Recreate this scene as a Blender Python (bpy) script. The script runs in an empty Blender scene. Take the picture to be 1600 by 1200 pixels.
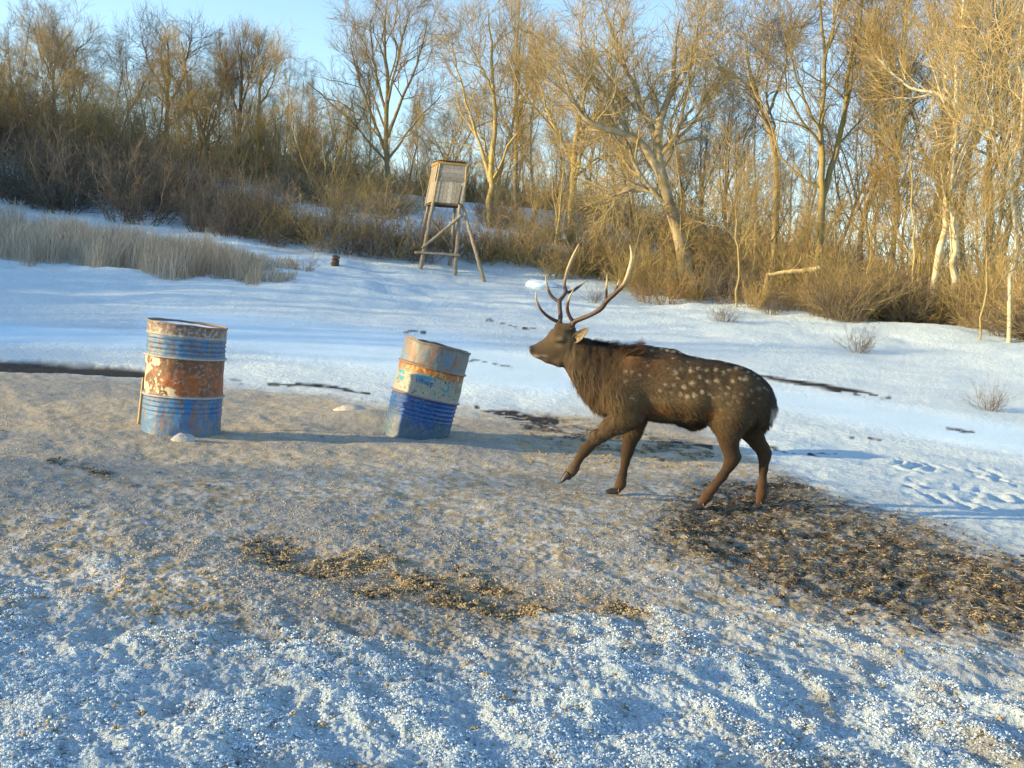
import bpy, math, random
import numpy as np
from mathutils import Vector, Matrix

# ---------------------------------------------------------------- camera, sky, sun, exposure
R_ = math.radians
SC = bpy.context.scene
COL = SC.collection
FPX = 1537.0
CAM = np.array([0.0, 0.0, 1.12])
PITCH, ROLL = R_(4.27), R_(4.7)
c_f = np.array([0, math.cos(PITCH), -math.sin(PITCH)])
r0 = np.array([1.0, 0, 0]); u0 = np.array([0, math.sin(PITCH), math.cos(PITCH)])
c_r = math.cos(ROLL) * r0 + math.sin(ROLL) * u0
c_u = -math.sin(ROLL) * r0 + math.cos(ROLL) * u0
cam = bpy.data.cameras.new('camera'); camo = bpy.data.objects.new('camera', cam); COL.objects.link(camo)
cam.sensor_width = 36; cam.lens = FPX / 1600 * 36; cam.clip_start = 0.05; cam.clip_end = 3000
camo.matrix_world = Matrix(((c_r[0], c_u[0], -c_f[0], CAM[0]), (c_r[1], c_u[1], -c_f[1], CAM[1]), (c_r[2], c_u[2], -c_f[2], CAM[2]), (0, 0, 0, 1)))
SC.camera = camo
SUN_EL, SUN_BACK = R_(10.0), R_(14.0)
sdir = np.array([-math.cos(SUN_BACK) * math.cos(SUN_EL), -math.sin(SUN_BACK) * math.cos(SUN_EL), math.sin(SUN_EL)])
world = bpy.data.worlds.new('World'); SC.world = world; world.use_nodes = True
wn = world.node_tree
sky = wn.nodes.new('ShaderNodeTexSky'); sky.sky_type = 'NISHITA'; sky.sun_disc = False
sky.sun_elevation = SUN_EL; sky.sun_rotation = math.atan2(sdir[0], sdir[1])
sky.air_density = 1.0; sky.dust_density = 0.2; sky.ozone_density = 1.8
wn.links.new(sky.outputs[0], wn.nodes['Background'].inputs[0]); wn.nodes['Background'].inputs[1].default_value = 0.15
sun = bpy.data.lights.new('sun', 'SUN'); suno = bpy.data.objects.new('sun', sun); COL.objects.link(suno)
sun.energy = 3.7; sun.angle = R_(0.6); sun.color = (1.0, 0.72, 0.33)
suno.rotation_euler = Vector(sdir).to_track_quat('Z', 'Y').to_euler()
SC.view_settings.view_transform = 'Standard'; SC.view_settings.look = 'None'
SC.view_settings.exposure = 1.5; SC.view_settings.gamma = 1
SC.cycles.max_bounces = 5; SC.cycles.diffuse_bounces = 3; SC.cycles.glossy_bounces = 2
SC.cycles.transparent_max_bounces = 4; SC.cycles.caustics_reflective = False; SC.cycles.caustics_refractive = False

def ray(u, v):
    u = np.asarray(u, float)[..., None]; v = np.asarray(v, float)[..., None]
    return c_f + c_r * (u - 800) / FPX + c_u * (600 - v) / FPX
def P(u, v, Y):
    d = ray(u, v); return CAM + d * (np.asarray(Y, float)[..., None] / d[..., 1:2])
def PV(u, v, Y): return Vector(P(u, v, Y))
def proj(p):
    q = np.asarray(p, float) - CAM
    z = q @ c_f; z = np.where(np.abs(z) < 1e-6, 1e-6, z)
    return 800 + FPX * (q @ c_r) / z, 600 - FPX * (q @ c_u) / z

# ---------------------------------------------------------------- noise
def _h(*k):
    n = np.zeros(np.shape(k[0]), np.uint32)
    for i, a in enumerate(k):
        n = (n ^ (np.asarray(a).astype(np.int64) & 0xffffffff).astype(np.uint32) * np.uint32((0x9E3779B1, 0x85EBCA77, 0xC2B2AE3D, 0x27D4EB2F)[i])) * np.uint32(0x2C1B3C6D)
        n ^= n >> np.uint32(15)
    n = n * np.uint32(0x297A2D39); n ^= n >> np.uint32(14)
    return n.astype(np.float64) / 4294967295.0
def vn2(x, y, s=0):
    xi, yi = np.floor(x), np.floor(y); fx, fy = x - xi, y - yi
    fx = fx * fx * (3 - 2 * fx); fy = fy * fy * (3 - 2 * fy)
    s = np.full(np.shape(x), s)
    a, b = _h(xi, yi, s), _h(xi + 1, yi, s); c, d = _h(xi, yi + 1, s), _h(xi + 1, yi + 1, s)
    return (a + (b - a) * fx) * (1 - fy) + (c + (d - c) * fx) * fy
def fb2(x, y, sc, o=3, s=0):
    """0..1 fractal noise, feature size sc metres"""
    x = np.asarray(x, float) / sc; y = np.asarray(y, float) / sc; t = 0; a = 1; w = 0
    for i in range(o):
        t = t + a * vn2(x + 13.7 * i, y - 7.3 * i, s + i); w += a; a *= .5; x, y = (x * .8 - y * .6) * 2.03, (x * .6 + y * .8) * 2.03
    return t / w
def vn3(x, y, z, s=0):
    xi, yi, zi = np.floor(x), np.floor(y), np.floor(z); fx, fy, fz = x - xi, y - yi, z - zi
    fx = fx * fx * (3 - 2 * fx); fy = fy * fy * (3 - 2 * fy); fz = fz * fz * (3 - 2 * fz)
    r = 0
    for dx in (0, 1):
        for dy in (0, 1):
            for dz in (0, 1):
                r = r + _h(xi + dx, yi + dy, zi + dz + 1000 * s) * (fx if dx else 1 - fx) * (fy if dy else 1 - fy) * (fz if dz else 1 - fz)
    return r
def fb3(p, sc, o=3, s=0):
    x, y, z = p[:, 0] / sc, p[:, 1] / sc, p[:, 2] / sc; t = 0; a = 1; w = 0
    for i in range(o):
        t = t + a * vn3(x, y, z, s + i); w += a; a *= .5; x, y, z = x * 2.02 + 5.1, y * 2.02 + 3.3, z * 2.02 + 1.7
    return t / w
def ss(a, b, x):
    t = np.clip((np.asarray(x, float) - a) / (b - a), 0, 1); return t * t * (3 - 2 * t)
def lerp(a, b, t): return a + (b - a) * t

# ---------------------------------------------------------------- mesh helpers
def link(o, parent=None):
    COL.objects.link(o)
    if parent is not None:
        o.parent = parent
    return o
def npmesh(name, V, F, mats, smooth=True, col=None, fmat=None):
    """V (n,3); F: one array (m,k) or a list of such arrays"""
    V = np.asarray(V, np.float32)
    Fs = F if isinstance(F, list) else [F]
    Fs = [np.asarray(f, np.int32) for f in Fs if len(f)]
    me = bpy.data.meshes.new(name)
    me.vertices.add(len(V)); me.vertices.foreach_set('co', V.ravel())
    nl = sum(f.size for f in Fs); npol = sum(len(f) for f in Fs)
    me.loops.add(nl); me.loops.foreach_set('vertex_index', np.concatenate([f.ravel() for f in Fs]))
    me.polygons.add(npol)
    tot = np.concatenate([np.full(len(f), f.shape[1], np.int32) for f in Fs])
    st = np.concatenate([[0], np.cumsum(tot)[:-1]]).astype(np.int32)
    me.polygons.foreach_set('loop_start', st)
    if fmat is not None: me.polygons.foreach_set('material_index', np.asarray(fmat, np.int32))
    me.polygons.foreach_set('use_smooth', np.full(npol, smooth, bool))
    me.update(calc_edges=True)
    if col is not None:
        at = me.color_attributes.new('Col', 'FLOAT_COLOR', 'POINT')
        c = np.ones((len(V), 4), np.float32); c[:, :np.shape(col)[-1]] = col; at.data.foreach_set('color', c.ravel())
    for m in (mats if isinstance(mats, (list, tuple)) else [mats]): me.materials.append(m)
    return me
def nobj(name, V, F, mats, parent=None, **k):
    return link(bpy.data.objects.new(name, npmesh(name, V, F, mats, **k)), parent)
def empty(name, loc, label, cat, group=None, rz=0):
    o = bpy.data.objects.new(name, None); COL.objects.link(o); o.location = loc; o.rotation_euler = (0, 0, rz)
    o.empty_display_size = .1
    return tag(o, label, cat, group)
def tag(o, label=None, cat=None, group=None, kind=None):
    if label: o['label'] = label
    if cat: o['category'] = cat
    if group: o['group'] = group
    if kind: o['kind'] = kind
    return o
class MB:
    def __init__(s): s.V = []; s.F4 = []; s.F3 = []; s.n = 0; s.C = []
    def add(s, V, F, col=None):
        V = np.asarray(V, float); F = np.asarray(F, int)
        s.V.append(V); (s.F4 if F.shape[1] == 4 else s.F3).append(F + s.n); s.n += len(V)
        if col is not None: s.C.append(np.broadcast_to(np.asarray(col, float), (len(V), 3)))
        return s
    def build(s, name, mat, parent=None, smooth=True, origin=None):
        V = np.concatenate(s.V)
        if origin is not None: V = V - np.asarray(origin)
        F = [np.concatenate(x) for x in (s.F4, s.F3) if x]
        return nobj(name, V, F, mat, parent, smooth=smooth, col=np.concatenate(s.C) if s.C else None)
def tubes(Pn, Rn, sides, cap=False):
    """Pn (N,m,3) Rn (N,m) -> V, F quads"""
    N, m, _ = Pn.shape
    T = np.gradient(Pn, axis=1); T /= np.linalg.norm(T, axis=2, keepdims=True) + 1e-9
    ref = np.where(np.abs(T[:, :1, 2:3]) > .9, np.array([1.0, 0, 0]), np.array([0, 0, 1.0])) + np.zeros((N, m, 3))
    A = np.cross(T, ref); A /= np.linalg.norm(A, axis=2, keepdims=True) + 1e-9
    B = np.cross(T, A)
    th = np.arange(sides) * 2 * math.pi / sides
    V = Pn[:, :, None] + Rn[:, :, None, None] * (A[:, :, None] * np.cos(th)[None, None, :, None] + B[:, :, None] * np.sin(th)[None, None, :, None])
    i = np.arange(sides); j = (i + 1) % sides
    q = np.stack([i, j, j + sides, i + sides], 1)
    F = (q[None, None] + (np.arange(m - 1) * sides)[None, :, None, None] + (np.arange(N) * m * sides)[:, None, None, None]).reshape(-1, 4)
    V = V.reshape(-1, 3)
    if cap:
        cap0 = np.arange(N) * m * sides
        V2 = np.concatenate([V, Pn[:, 0], Pn[:, -1]]); k = len(V)
        return V2, F, np.concatenate([np.stack([np.stack([cap0[n] + j, cap0[n] + i, np.full(sides, k + n)], 1) for n in range(N)]).reshape(-1, 3),
            np.stack([np.stack([cap0[n] + (m - 1) * sides + i, cap0[n] + (m - 1) * sides + j, np.full(sides, k + N + n)], 1) for n in range(N)]).reshape(-1, 3)])
    return V, F
def resample(pts, n, smooth=True):
    """Catmull-Rom through the rows of pts (any columns), n samples"""
    p = np.asarray(pts, float); k = len(p)
    if k == 2: t = np.linspace(0, 1, n)[:, None]; return p[0] * (1 - t) + p[1] * t
    e = np.vstack([2 * p[0] - p[1], p, 2 * p[-1] - p[-2]])
    t = np.linspace(0, k - 1 - 1e-9, n); i = t.astype(int); f = (t - i)[:, None]
    a, b, c, d = e[i], e[i + 1], e[i + 2], e[i + 3]
    return .5 * (2 * b + (c - a) * f + (2 * a - 5 * b + 4 * c - d) * f ** 2 + (3 * b - 3 * c + d - a) * f ** 3)
def rod(mb, pts, rad, sides=8, n=None, col=None, jit=0, seed=0):
    pts = np.asarray(pts, float); rad = np.broadcast_to(np.asarray(rad, float), (len(pts),))
    q = resample(np.column_stack([pts, rad]), n or len(pts) * 4)
    if jit:
        rr = np.random.default_rng(seed); q[:, :3] += (rr.random((len(q), 3)) - .5) * jit; q[:, 3] *= 1 + (rr.random(len(q)) - .5) * .15
    V, F, C = tubes(q[None, :, :3], q[None, :, 3], sides, cap=True)
    k = mb.n; mb.add(V, F, col); mb.F3.append(C + k)
    return mb

# ---------------------------------------------------------------- materials
def mat(name, col=(.5, .5, .5), rough=.8, vc=False, noise=None, bump=None, spec=.3, metal=0, objrand=0, sss=None, var2=None, bump2=None):
    m = bpy.data.materials.new(name); m.use_nodes = True; nt = m.node_tree; b = nt.nodes['Principled BSDF']
    b.inputs['Roughness'].default_value = rough; b.inputs['Specular IOR Level'].default_value = spec; b.inputs['Metallic'].default_value = metal
    N = lambda t: nt.nodes.new(t); L = nt.links.new
    if vc:
        a = N('ShaderNodeVertexColor'); a.layer_name = 'Col'; src = a.outputs[0]
    else:
        a = N('ShaderNodeRGB'); a.outputs[0].default_value = (*col, 1); src = a.outputs[0]
    tc = N('ShaderNodeTexCoord')
    if noise:
        sc, lo, hi = noise
        n = N('ShaderNodeTexNoise'); n.inputs['Scale'].default_value = sc; n.inputs['Detail'].default_value = 6; n.inputs['Roughness'].default_value = .65
        L(tc.outputs['Object'], n.inputs['Vector'])
        mr = N('ShaderNodeMapRange'); mr.inputs[1].default_value = .3; mr.inputs[2].default_value = .7; mr.inputs[3].default_value = lo; mr.inputs[4].default_value = hi
        L(n.outputs[0], mr.inputs[0])
        mx = N('ShaderNodeMix'); mx.data_type = 'RGBA'; mx.blend_type = 'MULTIPLY'; mx.inputs[0].default_value = 1
        L(src, mx.inputs[6]); L(mr.outputs[0], mx.inputs[7]); src = mx.outputs[2]
    if var2:
        col2, sc2, lo2, hi2 = var2
        n = N('ShaderNodeTexNoise'); n.inputs['Scale'].default_value = sc2; n.inputs['Detail'].default_value = 5
        L(tc.outputs['Object'], n.inputs['Vector'])
        mr = N('ShaderNodeMapRange'); mr.inputs[1].default_value = lo2; mr.inputs[2].default_value = hi2
        L(n.outputs[0], mr.inputs[0])
        mx = N('ShaderNodeMix'); mx.data_type = 'RGBA'; L(mr.outputs[0], mx.inputs[0]); L(src, mx.inputs[6]); mx.inputs[7].default_value = (*col2, 1); src = mx.outputs[2]
    if objrand:
        oi = N('ShaderNodeObjectInfo'); mr = N('ShaderNodeMapRange'); mr.inputs[3].default_value = 1 - objrand; mr.inputs[4].default_value = 1 + objrand
        L(oi.outputs['Random'], mr.inputs[0])
        mx = N('ShaderNodeMix'); mx.data_type = 'RGBA'; mx.blend_type = 'MULTIPLY'; mx.inputs[0].default_value = 1
        L(src, mx.inputs[6]); L(mr.outputs[0], mx.inputs[7]); src = mx.outputs[2]
    L(src, b.inputs['Base Color'])
    if bump:
        sc, st, dist = bump
        n = N('ShaderNodeTexNoise'); n.inputs['Scale'].default_value = sc; n.inputs['Detail'].default_value = 8; n.inputs['Roughness'].default_value = .7
        L(tc.outputs['Object'], n.inputs['Vector'])
        bp = N('ShaderNodeBump'); bp.inputs['Strength'].default_value = st; bp.inputs['Distance'].default_value = dist
        L(n.outputs[0], bp.inputs['Height']); L(bp.outputs[0], b.inputs['Normal'])
        if bump2:
            n = N('ShaderNodeTexNoise'); n.inputs['Scale'].default_value = bump2[0]; n.inputs['Detail'].default_value = 7; n.inputs['Roughness'].default_value = .72
            L(tc.outputs['Object'], n.inputs['Vector'])
            b2 = N('ShaderNodeBump'); b2.inputs['Distance'].default_value = bump2[2]; ml = N('ShaderNodeMath'); ml.operation = 'MULTIPLY'; ml.inputs[1].default_value = bump2[1]
            L(a.outputs[1], ml.inputs[0]); L(ml.outputs[0], b2.inputs['Strength']); L(n.outputs[0], b2.inputs['Height']); L(b2.outputs[0], bp.inputs['Normal'])
    if sss:
        b.inputs['Subsurface Weight'].default_value = sss; b.inputs['Subsurface Radius'].default_value = (.02, .02, .02)
    return m

# ---------------------------------------------------------------- terrain
_ex = [-60, -30, -13.5, -4.9, -1.8, 3.5, 6.2, 7.8, 8.8, 11, 30]
_ey = [34, 30, 26, 27, 28, 27, 24, 20.5, 17.5, 14, 10]
_ez = [2.5, 2.2, 1.72, 2.0, 1.9, 1.75, 1.5, 1.2, 1.0, .9, .9]
def edge_y(x): return np.interp(x, _ex, _ey)
def G(x, y):
    """broad shape of the land"""
    x = np.asarray(x, float); y = np.asarray(y, float)
    ye = edge_y(x); ze = np.interp(x, _ex, _ez)
    y0 = np.interp(x, [-20, -8, -2, 3, 9], [13, 12.6, 10.5, 9, 7.5])
    t = np.clip((y - y0) / (ye - y0), 0, 1)
    z = ze * (t ** 1.12) * ss(0, .12, t)
    hx = x * 58 / np.maximum(y, 30)
    zt = np.interp(hx, [-60, -30, -19, 4, 11, 23, 40], [8.2, 7.4, 7.6, 7.0, 5.0, 3.2, 2.6])
    s = np.clip((y - ye) / (58 - ye), 0, 1)
    z = z + (zt - ze) * (s ** .85) + np.where(y > 58, (y - 58) * .01, 0)
    # bank added on the left, outside the picture, to shade the snow field
    z = z + 2.6 * ss(15, 30, -x) * ss(2, 9, y) * (1 - ss(45, 70, y))
    return z
def G1(x, y): return float(G(np.array([x]), np.array([y]))[0])
# ---------------------------------------------------------------- the ground: what lies where
def blob(u, v, pts, hw, soft=14):
    """closeness 0..1 to a band round a polyline given as (u, v, halfwidth)"""
    b = np.zeros(np.shape(u))
    for (a0, b0, h0), (a1, b1, h1) in zip(pts[:-1], pts[1:]):
        du, dv = a1 - a0, b1 - b0
        t = np.clip(((u - a0) * du + (v - b0) * dv) / (du * du + dv * dv), 0, 1)
        d = np.hypot((u - a0 - t * du) * .8, v - b0 - t * dv); h = (h0 + (h1 - h0) * t) * hw
        b = np.maximum(b, 1 - ss(h - soft, h + soft, d))
    return b
def zones(x, y):
    z = G(x, y); u, v = proj(np.stack([x, y, z], -1)); ok = y > 1.2
    u = np.where(ok, u, 800 + x * 600); v = np.where(ok, v, 1300)
    n1 = fb2(x, y, .9, 4, 3); n2 = fb2(x, y, .25, 3, 9); n3 = fb2(x, y, .07, 2, 21)
    w = (n1 - .5) * 90 + (n2 - .5) * 60
    pw = w * np.clip((v - 480) / 400, .12, 1)
    vt = np.interp(u, [-200, 0, 220, 350, 480, 600, 740, 830, 900, 1060, 1200, 1300, 1450, 1600, 1800], [566, 576, 588, 600, 612, 628, 640, 648, 640, 655, 722, 770, 815, 862, 920])
    vl = np.interp(u, [-200, 0, 150, 300, 500, 700, 900, 1000, 1100, 1300, 1450, 1600, 1800], [890, 915, 945, 985, 1015, 1022, 1005, 985, 962, 965, 985, 1010, 1040])
    sx, sy = x * .80 + y * .60, -x * .60 + y * .80        # litter lies in slanting swathes
    n5 = fb2(sx * 2.6, sy * .9, .30, 4, 61)
    se = 1 + 2.2 * ss(1150, 1350, u); S = ss(-10 * se, 14 * se, v + pw * .6 + (n5 - .5) * 30 * (se - 1) - vt) * (1 - ss(-75, 95, v + w * .9 + (n5 - .5) * 190 - vl))
    # beige frost mixed through the snow in the foreground
    mixb = ss(.45, .58, n1 * .55 + n2 * .45 + .06 * ss(900, 1300, u)) * ss(vl - 60, vl + 30, v) * .8
    stripes = ss(.46, .62, fb2(x * .35 + y * .9, (x * .9 - y * .35) * 3.2, .30, 3, 5)) * ss(1000, 1250, u) * ss(vl, vl + 40, v) * .7
    D1 = blob(u, v + pw * .5, [(1110, 825, 62), (1230, 845, 78), (1360, 880, 72), (1500, 912, 62), (1640, 948, 58), (1800, 985, 50)], 1, 26)
    D2 = blob(u, v + pw * .45, [(395, 850, 12), (540, 890, 26), (690, 916, 32), (850, 932, 25), (1000, 948, 12)], 1, 16)
    D3 = blob(u, v + pw * .3, [(835, 668, 16), (900, 680, 22), (1000, 700, 22), (1100, 712, 15)], 1, 10)
    D4 = blob(u, v + pw * .3, [(80, 722, 5), (200, 745, 9), (330, 765, 5)], 1, 9) * .7
    D5 = blob(u, v + pw * .4, [(1130, 775, 16), (1220, 770, 22), (1290, 790, 10)], 1, 14) * .8
    gold = np.clip(D2 + blob(u, v + pw * .3, [(835, 700, 22), (930, 706, 26), (1100, 722, 14)], 1, 12) + .6 * D4, 0, 1)
    n4 = fb2(x, y, .16, 4, 33)
    pat = ss(.42, .58, n4)                       # broken up, never solid
    D = np.clip(D1 * (.50 + .22 * pat + .26 * ss(.4, .6, n3)) + D2 * pat * .65 + D3 * pat * .9 + D4 * pat + D5 * (.3 + .7 * pat), 0, 1)
    # dark strip at the far side of the trampled ground, left of the first drum
    ditch = blob(u, v + (n2 - .5) * 5, [(-200, 561, 8), (0, 570, 10), (100, 574, 9), (222, 582, 6), (300, 590, 2)], 1, 2.0)
    ditch = np.maximum(ditch, blob(u, v + (n2 - .5) * 10, [(355, 597, 2.5), (410, 602, 2), (470, 604, 3), (520, 607, 2), (575, 616, 3)], 1, 1.5) * ss(.42, .5, n2))
    ditch = np.maximum(ditch, blob(u, v + (n2 - .5) * 6, [(1180, 588, 1.5), (1260, 600, 3), (1340, 615, 4), (1390, 622, 2)], 1, 1.3) * ss(.36, .42, n2))
    for q in ([(604, 514, 1), (640, 519, 2), (664, 521, 1.5)], [(758, 500, 1), (800, 508, 2.5), (838, 515, 1)], [(700, 560, 1), (760, 566, 1), (800, 575, 1)], [(1320, 684, 1), (1370, 686, 3), (1400, 692, 1)], [(1265, 709, 3), (1305, 710, 3)], [(1200, 700, 1), (1240, 706, 2.5)], [(820, 655, 4), (868, 662, 5)],
              [(745, 638, 3), (800, 650, 5), (850, 664, 7)], [(1480, 672, 1.5), (1520, 676, 2.5)], [(1050, 690, 3), (1110, 700, 4)], [(1150, 760, 5), (1250, 762, 5)]):
        ditch = np.maximum(ditch, blob(u, v + (n2 - .5) * 12, q, 1, 1.6) * ss(.40, .52, n3 * .6 + n2 * .4))
    # rough/smooth snow
    ice = blob(u, v + pw * .4, [(250, 505, 18), (450, 530, 26), (700, 560, 34), (860, 590, 24)], 1, 20)
    ice = np.maximum(ice, blob(u, v, [(0, 520, 14), (200, 530, 12), (420, 515, 12)], 1, 12))
    ice = np.maximum(ice, blob(u, v, [(1210, 620, 14), (1400, 655, 20), (1600, 690, 20)], 1, 16))
    fg = ss(vl - 70, vl + 90, v + pw + (n5 - .5) * 120)
    return dict(z=z, u=u, v=v, S=S, mixb=np.clip(mixb + stripes, 0, 1), D=D, gold=gold, ditch=ditch, ice=ice, fg=fg, n1=n1, n2=n2, n3=n3, n4=n4, n5=n5, D1=D1, D2=D2)

FEET = [tuple(P(a, b, Y)[:2]) for a, b, Y in ((955, 770, 6.23), (1088, 795, 6.01), (1182, 794, 6.23))]
def micro(x, y, Z, dr):
    """small relief on top of G; dr = how finely the sheet is cut there"""
    def a(sc): return np.clip(sc / (dr * 2.0) - .2, 0, 1)
    r = np.hypot(x, y)
    fg, S, D, ice = Z['fg'], Z['S'], Z['D'], Z['ice']
    k1 = fb2(x, y, .11, 3, 40); k2 = fb2(x, y, .035, 2, 50); k3 = fb2(x, y, .45, 3, 60); k4 = fb2(x, y, .014, 2, 70)
    bil = 1 - np.abs(2 * k1 - 1) * 2.2
    fr = 0; am = 1.0; sc_ = .13
    for i_ in range(6):
        q_ = vn2(x / sc_ + 3 * i_ + .6 * k1, y / sc_ - 5 * i_, 100 + i_); fr = fr + (1 - np.abs(2 * q_ - 1) - .5) * am * a(sc_); am *= .62; sc_ *= .56
    n5 = Z['n5']; h = fg * ((n5 - .5) * .045 + (k3 - .5) * .07 + fr * .022 * (.3 + 1.2 * n5) + (k4 - .5) * .012 * a(.014))
    h = h + S * ((k3 - .5) * .035 + (n5 - .5) * .012 + (k1 - .5) * .009 + (k2 - .5) * .009 * a(.035) + (k4 - .5) * .012 * a(.014))
    h = h + S * fr * .0055
    h = h + D * ((k1 - .5) * .05 + (k2 - .5) * .035 * a(.035) + fr * .008) - .02 * Z['D2']
    snow = (1 - fg) * (1 - S)
    far = ss(14, 26, r)
    st = fb2(x * .35 - y * .1, y, .16, 4, 80)
    h = h + snow * (1 - ice * .93) * ((fb2(x * .6, y, .55, 4, 81) - .5) * .065 * (1 + far) + (fr * .010) + (st - .5) * .06 * a(.16) + (k2 - .5) * .02 * a(.035))
    h = h + snow * far * (fb2(x, y, 2.2, 3, 82) - .5) * .30
    # tyre tracks across the snow at the right
    for (cx, cy, ang, wd, ph) in ((3.75, 8.1, 1.25, .55, .17), (4.55, 6.35, 1.2, .75, .2)):
        dx, dy = x - cx, y - cy
        al = dx * math.cos(ang) + dy * math.sin(ang); ac = -dx * math.sin(ang) + dy * math.cos(ang)
        m = ss(wd, wd * .7, np.abs(ac)) * ss(1.6, 1.0, np.abs(al))
        h = h + m * ss(.35, .6, Z['n2']) * (.016 * np.sin(ac * 2 * math.pi / ph + 5 * (k3 - .5) + 2 * np.sin(al * 9)) - .004)
    for (fx_, fy_) in FEET: h = h * (1 - .85 * np.exp(-((x - fx_) ** 2 + (y - fy_) ** 2) / .012)) - .012 * np.exp(-((x - fx_) ** 2 + (y - fy_) ** 2) / .006)
    # a trodden bowl round the drums, the heap of grain beside them
    h = h - .05 * Z['ditch'] * ss(11, 12, r) * (x < -4)
    h = h + .10 * np.exp(-(((x + 1.25) / .42) ** 2 + ((y - 9.0) / .35) ** 2))
    h = h + .05 * np.exp(-(((x + .55) / .7) ** 2 + ((y - 7.55) / .28) ** 2)) - .035 * np.exp(-(((x + 1.6) / .9) ** 2 + ((y - 7.75) / .22) ** 2))
    return h
def ground_z(x, y):
    x = np.atleast_1d(np.asarray(x, float)); y = np.atleast_1d(np.asarray(y, float))
    Z = zones(x, y); return Z['z'] + micro(x, y, Z, .02 + 0 * x)

def gcol(x, y, Z):
    n2, n3, n4 = Z['n2'], Z['n3'], Z['n4']
    snow = np.array([.66, .81, .92]); beige = np.array([.38, .315, .20]); frost = np.array([.46, .48, .49]); dark = np.array([.036, .030, .022]); tan = np.array([.20, .16, .10])
    f1 = fb2(x, y, .022, 2, 90)[..., None]; f2 = fb2(x, y, .05, 2, 91)[..., None]; f3 = fb2(x, y, .6, 3, 92)[..., None]
    c = snow * (.93 + .10 * f2)
    ic = Z['ice'][..., None]; c = lerp(c, np.array([.56, .75, .89]) * (.88 + .24 * f3), ic * .75)
    b = lerp(beige * .8, frost, ss(.38, .66, f1 * .5 + f2 * .5)); b = b * (.62 + .50 * f3 + .34 * Z['n5'][..., None]); near = (ss(760, 690, Z['v']) if False else 1 - ss(690, 770, Z['v']))[..., None]; b = lerp(b, np.array([.47, .40, .28]) * (.85 + .3 * f1), near * .65)
    b = lerp(b, np.array([.25, .265, .27]), ss(.44, .62, fb2(x, y, 1.1, 4, 95) * .6 + Z['n5'] * .4)[..., None] * .75)
    c = lerp(c, b, Z['S'][..., None])
    c = lerp(c, lerp(beige, frost, f2), (Z['mixb'] * (1 - Z['S']) * ss(.30, .60, Z['n3'] * .5 + Z['n5'] * .5))[..., None] * .9)
    d = lerp(dark, tan, ss(.50, .66, f1 * .6 + f2 * .4)); d = lerp(d, frost * .7, ss(.60, .76, f2) * .4)
    c = lerp(c, d, np.clip(Z['D'], 0, 1)[..., None])
    c = lerp(c, np.array([.46, .31, .13]), (Z['gold'] * ss(.48, .6, Z['n3']))[..., None] * .55)
    c = lerp(c, np.array([.018, .017, .018]), Z['ditch'][..., None])
    c = np.concatenate([c, ((1 - .9 * Z['ice']) * (1 - .5 * Z['S']))[..., None]], -1)
    return c

def build_ground():
    a_in = np.linspace(-R_(33), R_(33), 1250)
    a_out = np.concatenate([np.linspace(R_(33.1), R_(60), 170), np.linspace(R_(62), R_(298), 90), np.linspace(R_(300), R_(326.9), 170)])
    ang = np.concatenate([a_in, a_out]); na = len(ang)
    rr = [.25, .7, 1.2, 1.6]
    inv = np.linspace(1 / 1.9, 1 / 20.0, 700); rr += list(1 / inv)
    r = 20.0
    while r < 75: r *= 1.009; rr.append(r)
    while r < 2400: r *= 1.12; rr.append(r)
    rr = np.array(rr); nr = len(rr)
    dr = np.gradient(rr)
    A, Rr = np.meshgrid(ang, rr); Dr = np.repeat(dr[:, None], na, 1)
    x = (Rr * np.sin(A)).ravel(); y = (Rr * np.cos(A)).ravel(); Dr = Dr.ravel()
    Z = zones(x, y); h = micro(x, y, Z, Dr)
    z = Z['z'] + h * (np.hypot(x, y) < 200)
    V = np.stack([x, y, z], 1)
    V = np.vstack([V, [[0, 0, V[:na, 2].mean()]]])
    C = gcol(x, y, Z); C = np.vstack([C, C[:1]])
    j = np.arange(na); k = (j + 1) % na
    q = np.stack([j, j + na, k + na, k], 1)
    F = (q[None] + (np.arange(nr - 1) * na)[:, None, None]).reshape(-1, 4)
    T = np.stack([j, k, np.full(na, nr * na)], 1)
    m = mat('ground', rough=.75, vc=True, noise=(110, .74, 1.24), bump=(150, .7, .008), spec=.3, bump2=(13, 1.0, .07))
    g = nobj('ground', V, [F, T], m, col=C)
    tag(g, kind='structure')
    return g
build_ground()

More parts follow.
